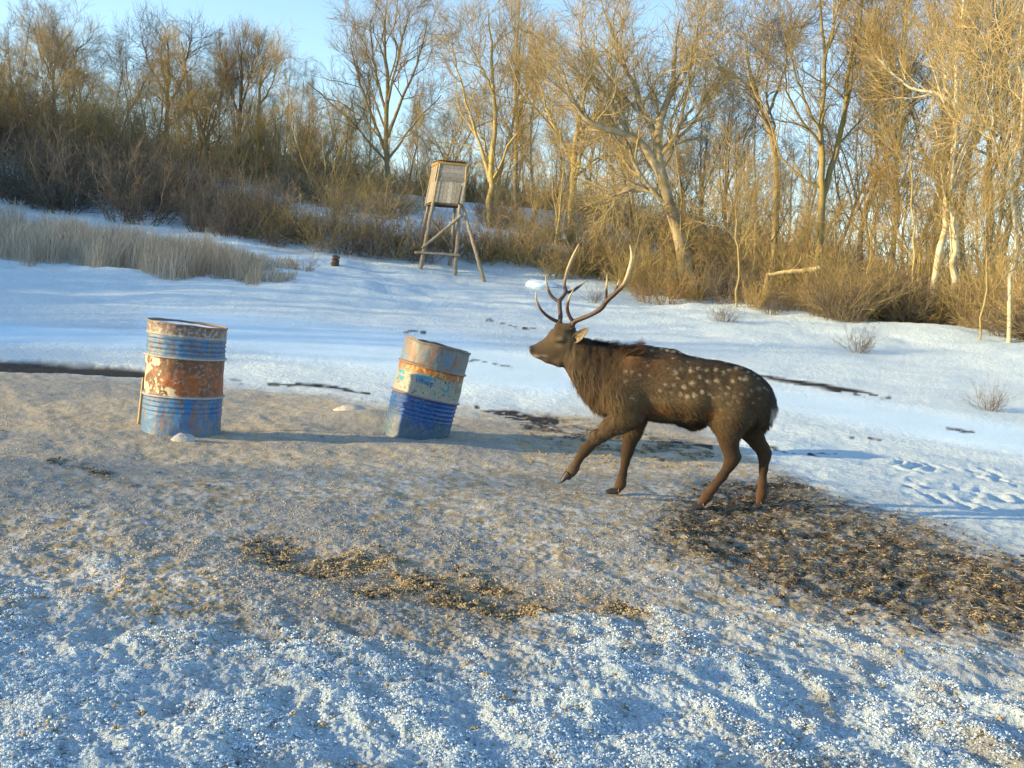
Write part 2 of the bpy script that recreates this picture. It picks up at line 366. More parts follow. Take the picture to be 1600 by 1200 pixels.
# loose stuff lying on the ground
def ico(sub):
    import bmesh
    bm = bmesh.new(); bmesh.ops.create_icosphere(bm, subdivisions=sub, radius=1)
    V = np.array([v.co[:] for v in bm.verts]); F = np.array([[v.index for v in f.verts] for f in bm.faces]); bm.free(); return V, F
I1, I2 = ico(1), ico(2)
def clods(name, n, accept, size, col, I, seed, material, label_kind='stuff', flat=.7, urange=(-60, 1660), vrange=(560, 1290), smooth=True, strand=False, cluster=0, rc=.02):
    rng = np.random.default_rng(seed); V0, F0 = I; nv = len(V0)
    tm = [V0 * (1 + (fb3(V0 * 1.0 + 10 * k, .55, 3, k)[:, None] - .5) * 2.4) for k in range(8)]
    tu = rng.uniform(*urange, n * 8); tv = rng.uniform(*vrange, n * 8)
    d = ray(tu, tv); Y = 1.12 * d[:, 1] / np.maximum(-d[:, 2], 1e-3)
    p = CAM + d * (Y / d[:, 1])[:, None]
    x, y = p[:, 0], p[:, 1]; keep = (y > 1.5) & (y < 14) & (np.abs(x) < 9); x, y = x[keep], y[keep]
    Z = zones(x, y); pr = accept(Z); k = rng.random(len(x)) < pr
    x, y = x[k][:n], y[k][:n]; Z = {a: b[k][:n] for a, b in Z.items()}
    z = Z['z'] + micro(x, y, Z, .02 + 0 * x)
    if cluster:
        kk = np.repeat(np.arange(len(x)), rng.integers(cluster // 2, cluster * 3 // 2 + 1, len(x))); big = (.4 + 1.0 * rng.random(len(x)) ** 2)[kk] * rc
        q = rng.normal(size=(len(kk), 3)) * big[:, None] * [.62, .62, .0]; x, y = x[kk] + q[:, 0], y[kk] + q[:, 1]; dd = np.hypot(q[:, 0], q[:, 1])
        z = z[kk] + np.maximum(0, big * .75 - dd * .7) * rng.random(len(kk)); Z = {a: b[kk] for a, b in Z.items()}
    n = len(x)
    s = size[0] + (size[1] - size[0]) * rng.random(n) ** 3.2
    sc = s[:, None] * (.65 + .7 * rng.random((n, 3)))
    if strand: sc = s[:, None] * np.array([[1, .07, .06]]) * (.7 + .6 * rng.random((n, 3)))
    else: sc[:, 2] *= flat
    a = rng.random(n) * 6.283; ti = (rng.random(n) - .5) * (.9 if strand else .5)
    T = np.stack(tm)[rng.integers(0, 8, n)] if not strand else np.broadcast_to(V0, (n, nv, 3))
    W = T * sc[:, None]
    W = np.stack([W[..., 0] * np.cos(ti)[:, None] + W[..., 2] * np.sin(ti)[:, None], W[..., 1], -W[..., 0] * np.sin(ti)[:, None] + W[..., 2] * np.cos(ti)[:, None]], -1)
    W = np.stack([W[..., 0] * np.cos(a)[:, None] - W[..., 1] * np.sin(a)[:, None], W[..., 0] * np.sin(a)[:, None] + W[..., 1] * np.cos(a)[:, None], W[..., 2]], -1)
    W += np.stack([x, y, z + s * (.15 if not strand else .02) + (.006 if strand else 0)], 1)[:, None]
    F = (F0[None] + (np.arange(n) * nv)[:, None, None]).reshape(-1, 3)
    c = np.asarray(col(rng, n, Z)); C = np.repeat(c, nv, 0)
    o = nobj(name, W.reshape(-1, 3), F, material, col=C, smooth=smooth); tag(o, kind='stuff'); return o
mclod = mat('clods', rough=.8, vc=True, noise=(90, .8, 1.2), bump=(220, .4, .004))
def cmix(a, b): return lambda rng, n, Z: lerp(np.array(a), np.array(b), rng.random((n, 1)))
clods('snow_clods', 3600, lambda Z: np.clip(Z['fg'] * (.10 + 1.3 * ss(.45, .62, Z['n5'])), 0, 1) * (1 - np.clip(Z['D1'] * 1.5, 0, 1)), (.0012, .0048), cmix((.50, .62, .74), (.64, .74, .83)), I1, 1, mclod, vrange=(860, 1290), cluster=20, rc=.030)
clods('frozen_grain', 62000, lambda Z: np.clip((Z['S'] * .8 + Z['fg'] * .40 * (.3 + Z['mixb'])) * (.15 + ss(.36, .62, Z['n5'])) * (1 - .6 * Z['D1']), 0, 1), (.0018, .0062), cmix((.22, .18, .12), (.43, .41, .37)), I1, 2, mclod)
clods('grain_clumps', 5200, lambda Z: np.clip(Z['gold'] * ss(.42, .56, Z['n4']) + .010 * Z['S'] + .008 * Z['fg'] + .05 * Z['D1'], 0, 1), (.0022, .0068), cmix((.27, .21, .12), (.44, .36, .22)), I1, 3, mclod, cluster=14, rc=.022)
clods('trampled_straw', 24000, lambda Z: np.clip(Z['D1'] + .55 * Z['D2'] + .3 * Z['D'], 0, 1), (.007, .024), lambda rng, n, Z: np.where(rng.random((n, 1)) < .42, lerp(np.array([.30, .235, .12]), np.array([.48, .41, .26]), rng.random((n, 1))), lerp(np.array([.03, .025, .018]), np.array([.14, .10, .055]), rng.random((n, 1)))), I1, 4, mclod, strand=True)
clods('earth_crumbs', 2600, lambda Z: np.clip(Z['D'] * .9, 0, 1), (.0025, .009), cmix((.022, .018, .015), (.10, .075, .05)), I1, 5, mclod, cluster=9, rc=.022)
# ---------------------------------------------------------------- the drums
def drum(name, label, base, top, height, bands, seed, open_top=False, shear=0.0, group=None):
    """a steel drum: closed lathe with hoops and beads, standing in the litter; axis from base to top"""
    rng = np.random.default_rng(seed)
    base = Vector(base); ax = (Vector(top) - base).normalized()
    t = empty(name, base, label, 'drum', group)
    t.rotation_mode = 'QUATERNION'; t.rotation_quaternion = Vector((0, 0, 1)).rotation_difference(ax)
    R0 = .284; H = height; hz1, hz2 = bands['hoops']
    nz, nt = 260, 420
    z = np.linspace(0, H, nz); th = np.linspace(0, 2 * math.pi, nt, endpoint=False)
    r = np.full(nz, R0)
    for h in (hz1, hz2): r += .011 * np.exp(-((z - h) / .010) ** 2)
    for lo, hi in bands['beads']:
        m = ss(lo, lo + .02, z) * (1 - ss(hi - .02, hi, z)); r += .0034 * m * np.sin((z - lo) / .036 * 2 * math.pi)
    r += .007 * np.exp(-((z - H + .006) / .007) ** 2) + .007 * np.exp(-((z - .01) / .01) ** 2)
    if 'crimp' in bands: r += .005 * np.exp(-((z - bands['crimp']) / .006) ** 2)
    T, Zg = np.meshgrid(th, z); Rg = np.repeat(r[:, None], nt, 1)
    X3 = np.stack([np.cos(T) * 1.0, np.sin(T), Zg * 3.3], -1).reshape(-1, 3)
    dent = (fb3(X3, .55, 3, seed) - .5).reshape(nz, nt)
    Rg = Rg + dent * .020 * ss(0, .1, Zg) + (fb3(X3, .14, 2, seed + 5) - .5).reshape(nz, nt) * .004
    Zs = Zg - shear * np.cos(T) * ss(H * .55, H, Zg) * .5 + (fb3(X3 * [1, 1, 0], .35, 2, seed + 8) - .5).reshape(nz, nt) * bands.get('edge', .01) * ss(H * .8, H, Zg)
    V = np.stack([Rg * np.cos(T), Rg * np.sin(T), Zs], -1).reshape(-1, 3)
    C = bands['paint'](X3, T.ravel(), Zg.ravel(), seed)
    j = np.arange(nt); k = (j + 1) % nt; q = np.stack([j, k, k + nt, j + nt], 1)
    F = (q[None] + (np.arange(nz - 1) * nt)[:, None, None]).reshape(-1, 4)
    # inner wall: continue the sheet over the lip and down inside
    top_ring = V[-nt:]; inner = [top_ring * [.97, .97, 1]]
    depth = .62 if open_top else .022
    inner.append(top_ring * [.90 if open_top else .972, .90 if open_top else .972, 1] - [0, 0, depth])
    Vi = np.concatenate([V] + inner); n0 = len(V) - nt
    F2 = np.concatenate([q + n0, q + n0 + nt]); Ci = np.concatenate([C, np.tile([.10, .07, .05] if open_top else [.16, .12, .10], (2 * nt, 1))])
    cen = len(Vi); Vi = np.vstack([Vi, [0, 0, H - depth]]); Ci = np.vstack([Ci, [.06, .05, .04]])
    F3 = np.stack([j + n0 + 2 * nt, k + n0 + 2 * nt, np.full(nt, cen)], 1)
    nobj('drum_shell', Vi, [np.concatenate([F, F2]), F3], mdrum, t, col=Ci)
    mb = MB(); a = np.linspace(0, 2 * math.pi, 97)
    rr = .2885
    P1 = np.stack([np.cos(a) * rr, np.sin(a) * rr, np.interp(a * 0, [0], [0]) + H + .001 - shear * np.cos(a) * .5], 1)
    ez = (fb3(np.stack([np.cos(a), np.sin(a), 0 * a + H * 3.3], 1) * [1, 1, 0], .35, 2, seed + 8) - .5) * bands.get('edge', .01); P1[:, 2] += ez
    V_, F_ = tubes(P1[None], np.full((1, 97), .0055), 8); mb.add(V_, F_, (.20, .15, .13)); mb.build('rim', mdrum, t)
    for h in (hz1, hz2):
        idx = int(round(h / H * (nz - 1))); ring = V.reshape(nz, nt, 3)[idx]; ring = np.vstack([ring, ring[:1]]) * [1.002, 1.002, 1]
        V_, F_ = tubes(ring[None], np.full((1, nt + 1), .0062), 8)
        cc = C.reshape(nz, nt, 3)[idx]; cc = np.repeat(np.vstack([cc, cc[:1]]), 8, 0) * 1.1 + .03
        nobj('hoop', V_, F_, mdrum, t, col=cc)
    return t
mdrum = mat('drum_paint', rough=.55, vc=True, noise=(45, .78, 1.2), bump=(70, .35, .004), spec=.4)
def mixc(c, col, m): return lerp(c, np.array(col), np.clip(m, 0, 1)[:, None])
def paint1(X, T, Z, s):
    n1 = fb3(X, .22, 4, s + 20); n2 = fb3(X, .06, 3, s + 30); n3 = fb3(X, .5, 3, s + 40); n4 = fb3(X * [1, 1, .25], .10, 3, s + 44)
    blue = np.array([.016, .095, .30]); grime = np.array([.17, .175, .165]); rust = np.array([.26, .085, .03])
    c = lerp(blue, np.array([.05, .20, .42]), n3[:, None]) * (.7 + .6 * n1[:, None])
    c = mixc(c, grime, ss(.44, .62, n4 * .6 + n2 * .4) * .75)
    c = mixc(c, [.20, .09, .045], ss(.56, .70, fb3(X * [1, 1, .12], .07, 3, s + 79)) * .6); c = mixc(c, grime * .85, (1 - ss(.0, .22, Z)) * ss(.40, .55, n1) * .9)
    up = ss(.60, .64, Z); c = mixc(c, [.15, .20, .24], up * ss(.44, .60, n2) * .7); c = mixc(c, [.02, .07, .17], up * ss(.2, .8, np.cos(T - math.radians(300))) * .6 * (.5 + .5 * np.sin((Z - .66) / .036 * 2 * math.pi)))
    rustm = ss(.352, .362, Z + (n2 - .5) * .012) * (1 - ss(.628, .640, Z))
    rc = lerp(rust, np.array([.13, .06, .035]), ss(.40, .62, n3)[:, None]) * (.75 + .5 * n2[:, None])
    rc = mixc(rc, [.22, .20, .18], ss(.60, .68, n2) * .7)
    side = np.cos(T - math.radians(222))              # the scraped patch on the left of the rust band
    rc = mixc(rc, [.62, .56, .38], ss(.50, .56, n1 * .7 + n2 * .3 + .10 * ss(.6, 1, side) - .05) * ss(.35, .8, side))
    c = lerp(c, rc, rustm[:, None])
    c = mixc(c, [.15, .11, .10], ss(.795, .805, Z)); c = mixc(c, [.36, .33, .30], ss(.795, .805, Z) * ss(.52, .62, n2) * .7)
    for h in (.64, .35, .80): c = mixc(c, [.34, .32, .28], np.exp(-((Z - h) / .009) ** 2) * .75)
    return c
def paint2(X, T, Z, s):
    n1 = fb3(X, .22, 4, s + 20); n2 = fb3(X, .055, 3, s + 30); n3 = fb3(X, .5, 3, s + 40)
    blue = np.array([.008, .065, .24])
    c = blue * (.75 + .6 * n1[:, None]); c = mixc(c, [.055, .095, .13], (1 - ss(.10, .34, Z + (n1 - .5) * .3)) * .85); c = mixc(c, [.16, .17, .16], ss(.56, .66, n2) * .4)
    grey = lerp(np.array([.13, .14, .13]), np.array([.21, .185, .15]), n3[:, None]); grey = mixc(grey, [.25, .12, .055], ss(.50, .72, n1 * .6 + n2 * .4) * .8); grey = mixc(grey, [.10, .17, .28], ss(.52, .62, n3) * .7)
    st_ = fb3(X * [1, 1, .12], .05, 3, s + 77); grey = mixc(grey, [.10, .20, .32], ss(.50, .62, st_) * .6); grey = mixc(grey, [.24, .10, .045], ss(.56, .68, fb3(X * [1, 1, .15], .08, 3, s + 78)) * .7); c = lerp(c, grey, ss(.655, .665, Z)[:, None])
    cream = np.array([.25, .265, .235]) * (.85 + .3 * n1[:, None]); cream = mixc(cream, [.05, .03, .025], ss(.68, .72, n2) + 0 * n1)
    m = ss(.412, .418, Z) * (1 - ss(.655, .663, Z)); c = lerp(c, cream, m[:, None])
    edge = .600 + (n2 - .5) * .10
    og = ss(edge - .004, edge + .004, Z) * (1 - ss(.655, .663, Z)); oc = lerp(np.array([.30, .11, .03]), np.array([.44, .28, .10]), ss(.55, .66, fb3(X, .07, 2, s + 70))[:, None]); c = lerp(c, oc, og[:, None])
    dk = .7 * ss(.57, .63, Z) * (1 - ss(.60, .62, Z)) * ss(.52, .6, n2); c = mixc(c, [.06, .02, .015], dk)
    # the worn teal block and hook left of the old print
    fr = (T - math.radians(270))     # 0 = towards the camera
    blk = (np.abs(fr + .02 + .25 * 0) < .30) & (Z > .565) & (Z < .600); c = mixc(c, [.02, .22, .34], (blk * ss(.36, .44, n2)).astype(float))
    d = np.hypot((fr - .62) * R0_, Z - .535); hook = (np.abs(d - .030) < .009) & ~((fr - .62 < 0) & (Z > .53)); c = mixc(c, [.02, .20, .28], hook.astype(float) * .9)
    lb = (fr < -.75) & (fr > -1.15) & (np.abs((Z - .55) % .05 - .025) < .017) & (Z > .50) & (Z < .62); c = mixc(c, [.02, .22, .34], (lb * ss(.46, .52, n2 + .05)).astype(float))
    dd = .6 * ss(.55, 1.1, fr) * ss(.44, .5, Z) * (1 - ss(.58, .62, Z)); c = mixc(c, [.12, .09, .07], dd * ss(.50, .56, n1) * .9)
    for h in (.665, .412): c = mixc(c, [.20, .12, .09], np.exp(-((Z - h) / .009) ** 2) * .7)
    return c
R0_ = .284
b1 = P(284, 0, 7.42); b1 = np.array([b1[0] + .01, 7.42, -.055])
# the axis runs through pixel (283,680) at the ground
g1 = P(283, 678, 7.42)
drum('steel_drum', 'upright rusty blue steel drum with a broad orange-brown rust band round its middle', (g1[0], 7.42, -.065), (g1[0] + .004, 7.42, .9), .885,
     dict(hoops=(.64, .35), beads=((.66, .79), (.20, .34)), crimp=.80, paint=paint1, edge=.012), 11, shear=-.03 * -1, group='old steel drums in the frozen grain')
t2 = P(684, 539, 8.38); lean = R_(9.3)
axv = np.array([math.sin(lean), .03, math.cos(lean)]); axv /= np.linalg.norm(axv); bb2 = t2 - axv * .86
d2 = drum('steel_drum', 'blue steel drum leaning to the right with a flaking cream and orange band', bb2, t2, .86,
     dict(hoops=(.665, .412), beads=((.22, .40),), paint=paint2, edge=.035), 23, open_top=True, shear=.01, group='old steel drums in the frozen grain')
# print on the cream band, wrapped round the shell
def print_on(drumo, word, zc, ang0, size, col):
    cu = bpy.data.curves.new('t', 'FONT'); cu.body = word; cu.size = size; cu.align_x = 'CENTER'; cu.align_y = 'CENTER'; cu.offset = size * .02
    o = bpy.data.objects.new('t', cu); COL.objects.link(o); bpy.context.view_layer.update()
    me = bpy.data.meshes.new_from_object(o.evaluated_get(bpy.context.evaluated_depsgraph_get()))
    bpy.data.objects.remove(o)
    import bmesh
    bm = bmesh.new(); bm.from_mesh(me); bmesh.ops.triangulate(bm, faces=bm.faces); bmesh.ops.subdivide_edges(bm, edges=bm.edges, cuts=3, use_grid_fill=True)
    for v in bm.verts:
        a = ang0 + v.co.x / R0_; rr = R0_ + .0135
        v.co = Vector((math.cos(a) * rr, math.sin(a) * rr, zc + v.co.y))
    bm.to_mesh(me); bm.free(); me.materials.clear(); me.materials.append(mat('print', col, .6, noise=(60, .5, 1.3)))
    return link(bpy.data.objects.new('lettering', me), drumo)
print_on(d2, 'Winte', .545, R_(267), .058, (.012, .16, .42))
# snow lying in the lid of the upright drum
ds = bpy.data.objects['steel_drum']
def snow_disc():
    rng = np.random.default_rng(4); n = 40; m = 96
    rr = np.linspace(0, .272, n); th = np.linspace(0, 2 * math.pi, m, endpoint=False); T, Rr = np.meshgrid(th, rr)
    x, y = Rr * np.cos(T), Rr * np.sin(T); z = .885 - .012 + (fb2(x + 3, y, .15, 3, 4) - .5) * .014 - x / .284 * .015
    V = np.stack([x, y, z], -1).reshape(-1, 3); j = np.arange(m); k = (j + 1) % m; q = np.stack([j, k, k + m, j + m], 1)
    nobj('snow_cap', V, (q[None] + (np.arange(n - 1) * m)[:, None, None]).reshape(-1, 4), mat('cap_snow', (.80, .84, .88), .7), ds)
snow_disc()
def lump(name, u, v, Y, size, label, cat, col, seed, sink=.3, rough=.8):
    V0, F0 = ico(4); V = V0 * (1 + (fb3(V0 + seed, .7, 4, seed)[:, None] - .5) * .8) * size
    p = P(u, v, Y); gz = ground_z(p[0], p[1])[0]
    o = nobj(name, V, F0, mat(name, col, rough, noise=(20, .8, 1.2), bump=(60, .5, .01))); o.location = (p[0], p[1], gz + size[2] * (1 - 2 * sink) * .6); tag(o, label, cat); return o
lump('frozen_block', 287, 686, 6.98, (.085, .06, .04), 'pale frozen lump leaning on the foot of the upright drum', 'ice lump', (.36, .37, .37), 3)
lump('snow_lump', 549, 640, 9.4, (.16, .10, .06), 'low frosted lump of snow left of the leaning drum', 'heap', (.42, .41, .38), 7)  # low lump of frosted snow, not sacking
lump('snow_boulder', 846, 441, 27.6, (.42, .3, .15), 'lump of snow at the end of the snow bank by the thicket', 'snow lump', (.64, .78, .90), 9)
st = MB(); a0, a1 = P(224, 590, 7.75), P(218, 636, 7.6); a1[2] = 0
rod(st, [a1, (a0 + a1) / 2, a0], [.012, .011, .010], 6, col=(.40, .31, .17)); so = st.build('wooden_stick', mclod, origin=a1); so.location = a1
tag(so, 'thin pale stick leaning on the left side of the upright drum', 'stick')

# ---------------------------------------------------------------- the raised hide
mwood = mat('weathered_wood', vc=True, rough=.85, noise=(14, .7, 1.25), bump=(30, .5, .01))
def tower():
    Y = 28.0; D = .95
    base = P(700, 436, Y + .4); base[2] = G1(base[0], base[1]); org = base
    t = empty('hunting_hide', org, 'weathered plank hunting hide on tall leaning poles at the edge of the wood', 'hunting hide')
    f = {k: P(*a, Y) for k, a in dict(tl=(688.3, 254), tr=(729.2, 257.5), br=(724.6, 319.5), bl=(676.5, 315)).items()}
    b = {k: P(*a, Y + D) for k, a in dict(tl=(677.5, 255), tr=(719, 258), br=(713.5, 320.5), bl=(665, 318)).items()}
    # keep the cabin's corner posts true: back corners sit level with the front ones
    for k in b: b[k][2] = f[k][2] + (b[k][2] - f[k][2]) * .3
    rng = np.random.default_rng(5)
    def planks(name, p00, p10, p01, p11, n, nrm, th=.022, horiz=False, tint=(.36, .32, .26), gap=.008):
        mb = MB(); p00, p10, p01, p11 = map(np.asarray, (p00, p10, p01, p11))
        def B(s, q): return (p00 * (1 - s) + p10 * s) * (1 - q) + (p01 * (1 - s) + p11 * s) * q
        for i in range(n):
            g = gap; s0, s1 = (i + g * 1) / n + g * .3, (i + 1) / n - g * .3; off = nrm * (rng.random() * .012)
            e0, e1 = rng.random(2) * .012
            c = [B(s0, -e0), B(s1, -e0), B(s1, 1 + e1), B(s0, 1 + e1)] if not horiz else [B(0, s0), B(1, s0), B(1, s1), B(0, s1)]
            c = [x + off for x in c]; k = [x + nrm * th for x in c]
            mb.add(c + k, [(3, 2, 1, 0), (4, 5, 6, 7), (0, 1, 5, 4), (1, 2, 6, 5), (2, 3, 7, 6), (3, 0, 4, 7)], np.array(tint) * (.75 + .5 * rng.random()))
        return mb.build(name, mwood, t, smooth=False, origin=org)
    nf = np.array([0, -1.0, 0]); nl = np.cross(b['tl'] - f['tl'], f['bl'] - f['tl']); nl /= np.linalg.norm(nl); nl = nl if nl[0] < 0 else -nl
    mid = lambda c, s: c['tl'] * (1 - s) + c['bl'] * s
    midr = lambda c, s: c['tr'] * (1 - s) + c['br'] * s
    s = .47
    planks('front_wall', f['bl'], f['br'], mid(f, s), midr(f, s), 7, nf, tint=(.34, .315, .26))
    planks('front_shutter', mid(f, s - .01), midr(f, s - .01), mid(f, .03), midr(f, .03), 4, nf, th=.015, horiz=True, tint=(.25, .235, .22))
    planks('side_wall', b['bl'], f['bl'], mid(b, s), mid(f, s), 5, nl, tint=(.22, .20, .165))  # side boards and shutter tinted darker, putting their weaker light into the colour
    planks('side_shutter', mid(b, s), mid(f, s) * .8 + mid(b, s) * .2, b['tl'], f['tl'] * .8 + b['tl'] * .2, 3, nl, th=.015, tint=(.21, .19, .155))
    planks('back_wall', b['bl'], b['br'], b['tl'], b['tr'], 7, -nf)
    planks('side_wall', b['br'], f['br'], b['tr'], f['tr'], 6, -nl)
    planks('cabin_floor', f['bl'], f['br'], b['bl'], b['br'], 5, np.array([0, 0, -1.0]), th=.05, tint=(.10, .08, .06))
    for (c, k, q) in ((f, 'l', 0), (f, 'r', 0), (b, 'l', 0), (b, 'r', 0)):
        mb = MB(); rod(mb, [c['b' + k] - [0, 0, .05] + nf * .02, c['t' + k] + nf * .02], .026, 4, n=4, col=(.34, .25, .12)); mb.build('corner_post', mwood, t, smooth=False, origin=org)
    mb = MB(); rod(mb, [f['tl'] + nf * .045 + [-.03, 0, .0], f['tr'] + nf * .045 + [.02, 0, .0]], .036, 4, n=3, col=(.55, .33, .10)); rod(mb, [f['tl'] + nl * .045 - nf * 0, b['tl'] + nl * .045], .036, 4, n=3, col=(.50, .30, .10)); mb.build('fascia', mwood, t, smooth=False, origin=org)
    # corrugated roof sheet
    n = 80; uu = np.linspace(-.06, 1.05, n); c4 = [f['tl'] - [0, .14, -.05], f['tr'] - [0, .14, -.05], b['tl'] + [0, .1, .10], b['tr'] + [0, .1, .10]]
    rows = []
    for w in (0, 1):
        L0 = c4[0] * (1 - w) + c4[2] * w; L1 = c4[1] * (1 - w) + c4[3] * w
        q = L0[None] * (1 - uu[:, None]) + L1[None] * uu[:, None]; q[:, 2] += .014 * np.sin(uu * 2 * math.pi * 9) + .01; rows.append(q)
    V = np.concatenate(rows + [r + [0, 0, -.006] for r in rows]); i = np.arange(n - 1)
    Fq = np.concatenate([np.stack([i, i + 1, i + 1 + n, i + n], 1), np.stack([i + 2 * n, i + 3 * n, i + 1 + 3 * n, i + 1 + 2 * n], 1), np.stack([i, i + 2 * n, i + 1 + 2 * n, i + 1], 1), np.stack([i + n, i + 1 + n, i + 1 + 3 * n, i + 3 * n], 1)])
    nobj('roof', V - org, Fq, mat('roof_sheet', (.17, .12, .09), .7), t)
    def leg(name, top, bot, r, Yt, Yb, col=(.27, .23, .17), toground=True, jit=.03):
        a = P(*top, Yt); c = P(*bot, Yb)
        if toground:
            gz = G1(c[0], c[1]) - .12; k = (gz - a[2]) / (c[2] - a[2]); c = a + (c - a) * k
        q = np.linspace(0, 1, 6)[:, None]; pts = a * (1 - q) + c * q
        mb = MB(); rod(mb, pts, np.linspace(r * .85, r * 1.1, 6), 8, n=24, col=col, jit=jit * .5, seed=int(top[0] * 7)); return mb.build(name, mwood, t, origin=org)
    leg('leg', (677.2, 314), (654.5, 433), .058, Y, Y); leg('leg', (718.7, 318), (710, 438), .055, Y, Y)
    leg('leg', (670.8, 316), (645.9, 429), .052, Y + D, Y + D); leg('leg', (711.3, 319), (700.5, 437), .050, Y + D, Y + D)
    leg('prop', (722.5, 320), (757, 442), .052, Y + .1, Y - .6)
    leg('brace', (659.3, 388), (722, 336), .045, Y - .09, Y - .09, toground=False); leg('brace', (674.6, 343), (705, 388), .035, Y + D * .9, Y + D * .9, (.16, .13, .1), False)
    leg('ledger', (648, 394), (719.5, 399), .038, Y - .07, Y - .07, toground=False); leg('ledger', (648.5, 395), (675, 390.5), .035, Y - .02, Y + D, toground=False)
    leg('pole', (722, 290), (716, 319), .020, Y - .07, Y - .07, (.07, .06, .06), False, 0)
    return t
tower()
# ---------------------------------------------------------------- the stag
DY = 6.12; PXM = FPX / DY
def surface_nets(F, org, h):
    nx, ny, nz = F.shape; ins = F < 0
    c = np.zeros((nx - 1, ny - 1, nz - 1), int)
    for a in (0, 1):
        for b in (0, 1):
            for d in (0, 1): c += ins[a:nx - 1 + a, b:ny - 1 + b, d:nz - 1 + d]
    act = (c > 0) & (c < 8); idx = -np.ones(act.shape, int); I = np.argwhere(act); idx[act] = np.arange(len(I))
    acc = np.zeros((len(I), 3)); cnt = np.zeros(len(I))
    cor = [(0, 0, 0), (1, 0, 0), (0, 1, 0), (1, 1, 0), (0, 0, 1), (1, 0, 1), (0, 1, 1), (1, 1, 1)]
    for i in range(8):
        for ax in range(3):
            a = cor[i]
            if a[ax]: continue
            b = tuple(a[k] + (k == ax) for k in range(3))
            fa = F[I[:, 0] + a[0], I[:, 1] + a[1], I[:, 2] + a[2]]; fb = F[I[:, 0] + b[0], I[:, 1] + b[1], I[:, 2] + b[2]]
            m = (fa < 0) != (fb < 0); t = np.where(m, fa / np.where(fa == fb, 1, fa - fb), 0)
            p = np.array(a, float) + t[:, None] * (np.array(b) - np.array(a)); acc[m] += p[m]; cnt += m
    V = org + (I + acc / cnt[:, None]) * h
    Q = []
    for ax in range(3):
        s = [slice(1, -1)] * 3; s[ax] = slice(0, -1)
        s2 = list(s); s2[ax] = slice(1, None)
        a = ins[tuple(s)]; b = ins[tuple(s2)]; E = np.argwhere(a != b); flip = a[tuple(E.T)]
        E = E.copy()
        for k in range(3):
            if k != ax: E[:, k] += 1
        o1, o2 = (ax + 1) % 3, (ax + 2) % 3
        def g(d1, d2):
            e = E.copy(); e[:, o1] -= d1; e[:, o2] -= d2; return idx[e[:, 0], e[:, 1], e[:, 2]]
        q = np.stack([g(1, 1), g(0, 1), g(0, 0), g(1, 0)], 1)
        q[~flip] = q[~flip][:, ::-1]; Q.append(q)
    return V, np.concatenate(Q)
class Field:
    def __init__(s, lo, hi, h, k):
        s.lo = np.array(lo); s.h = h; s.k = k; n = np.ceil((np.array(hi) - s.lo) / h).astype(int) + 1
        s.ax = [s.lo[i] + np.arange(n[i]) * h for i in range(3)]; s.S = np.zeros(n)
    def seg(s, a, b, ra, rb, ya=None, yb=None):
        """tapered segment a-b, radius in the x-z plane ra..rb, half thickness in y ya..yb"""
        ya = ra if ya is None else ya; yb = rb if yb is None else yb
        a = np.asarray(a, float); b = np.asarray(b, float); R = max(ra, rb, ya, yb) + .07
        lo = np.minimum(a, b) - R; hi = np.maximum(a, b) + R
        i0 = [max(0, int((lo[i] - s.lo[i]) / s.h)) for i in range(3)]; i1 = [min(s.S.shape[i], int((hi[i] - s.lo[i]) / s.h) + 2) for i in range(3)]
        x, y, z = np.meshgrid(*[s.ax[i][i0[i]:i1[i]] for i in range(3)], indexing='ij')
        dx, dz = b[0] - a[0], b[2] - a[2]; L = max(dx * dx + dz * dz, 1e-9)
        t = np.clip(((x - a[0]) * dx + (z - a[2]) * dz) / L, 0, 1)
        rr = ra + (rb - ra) * t; ry = ya + (yb - ya) * t
        px, pz = x - a[0] - t * dx, z - a[2] - t * dz; py = y - a[1] - t * (b[1] - a[1])
        q = np.sqrt((px * px + pz * pz) / rr ** 2 + (py / ry) ** 2)
        g = np.sqrt((px * px + pz * pz) / rr ** 4 + (py * py) / ry ** 4) + 1e-6
        d = np.where(q > 1e-4, q * (q - 1) / g, -rr)
        s.S[i0[0]:i1[0], i0[1]:i1[1], i0[2]:i1[2]] += np.exp(-np.clip(d, -.2, .2) / s.k)
    def chain(s, pts, dy=0):
        """pts: (u, v, radius px, half thickness m or None[, dy])"""
        for p, q in zip(pts[:-1], pts[1:]):
            d0 = p[4] if len(p) > 4 else dy; d1 = q[4] if len(q) > 4 else dy
            k0, k1 = (DY + d0) / FPX, (DY + d1) / FPX
            s.seg(P(p[0], p[1], DY + d0), P(q[0], q[1], DY + d1), p[2] * k0, q[2] * k1, p[3] or p[2] * k0, q[3] or q[2] * k1)
    def values(s): return -s.k * np.log(s.S + 1e-12)

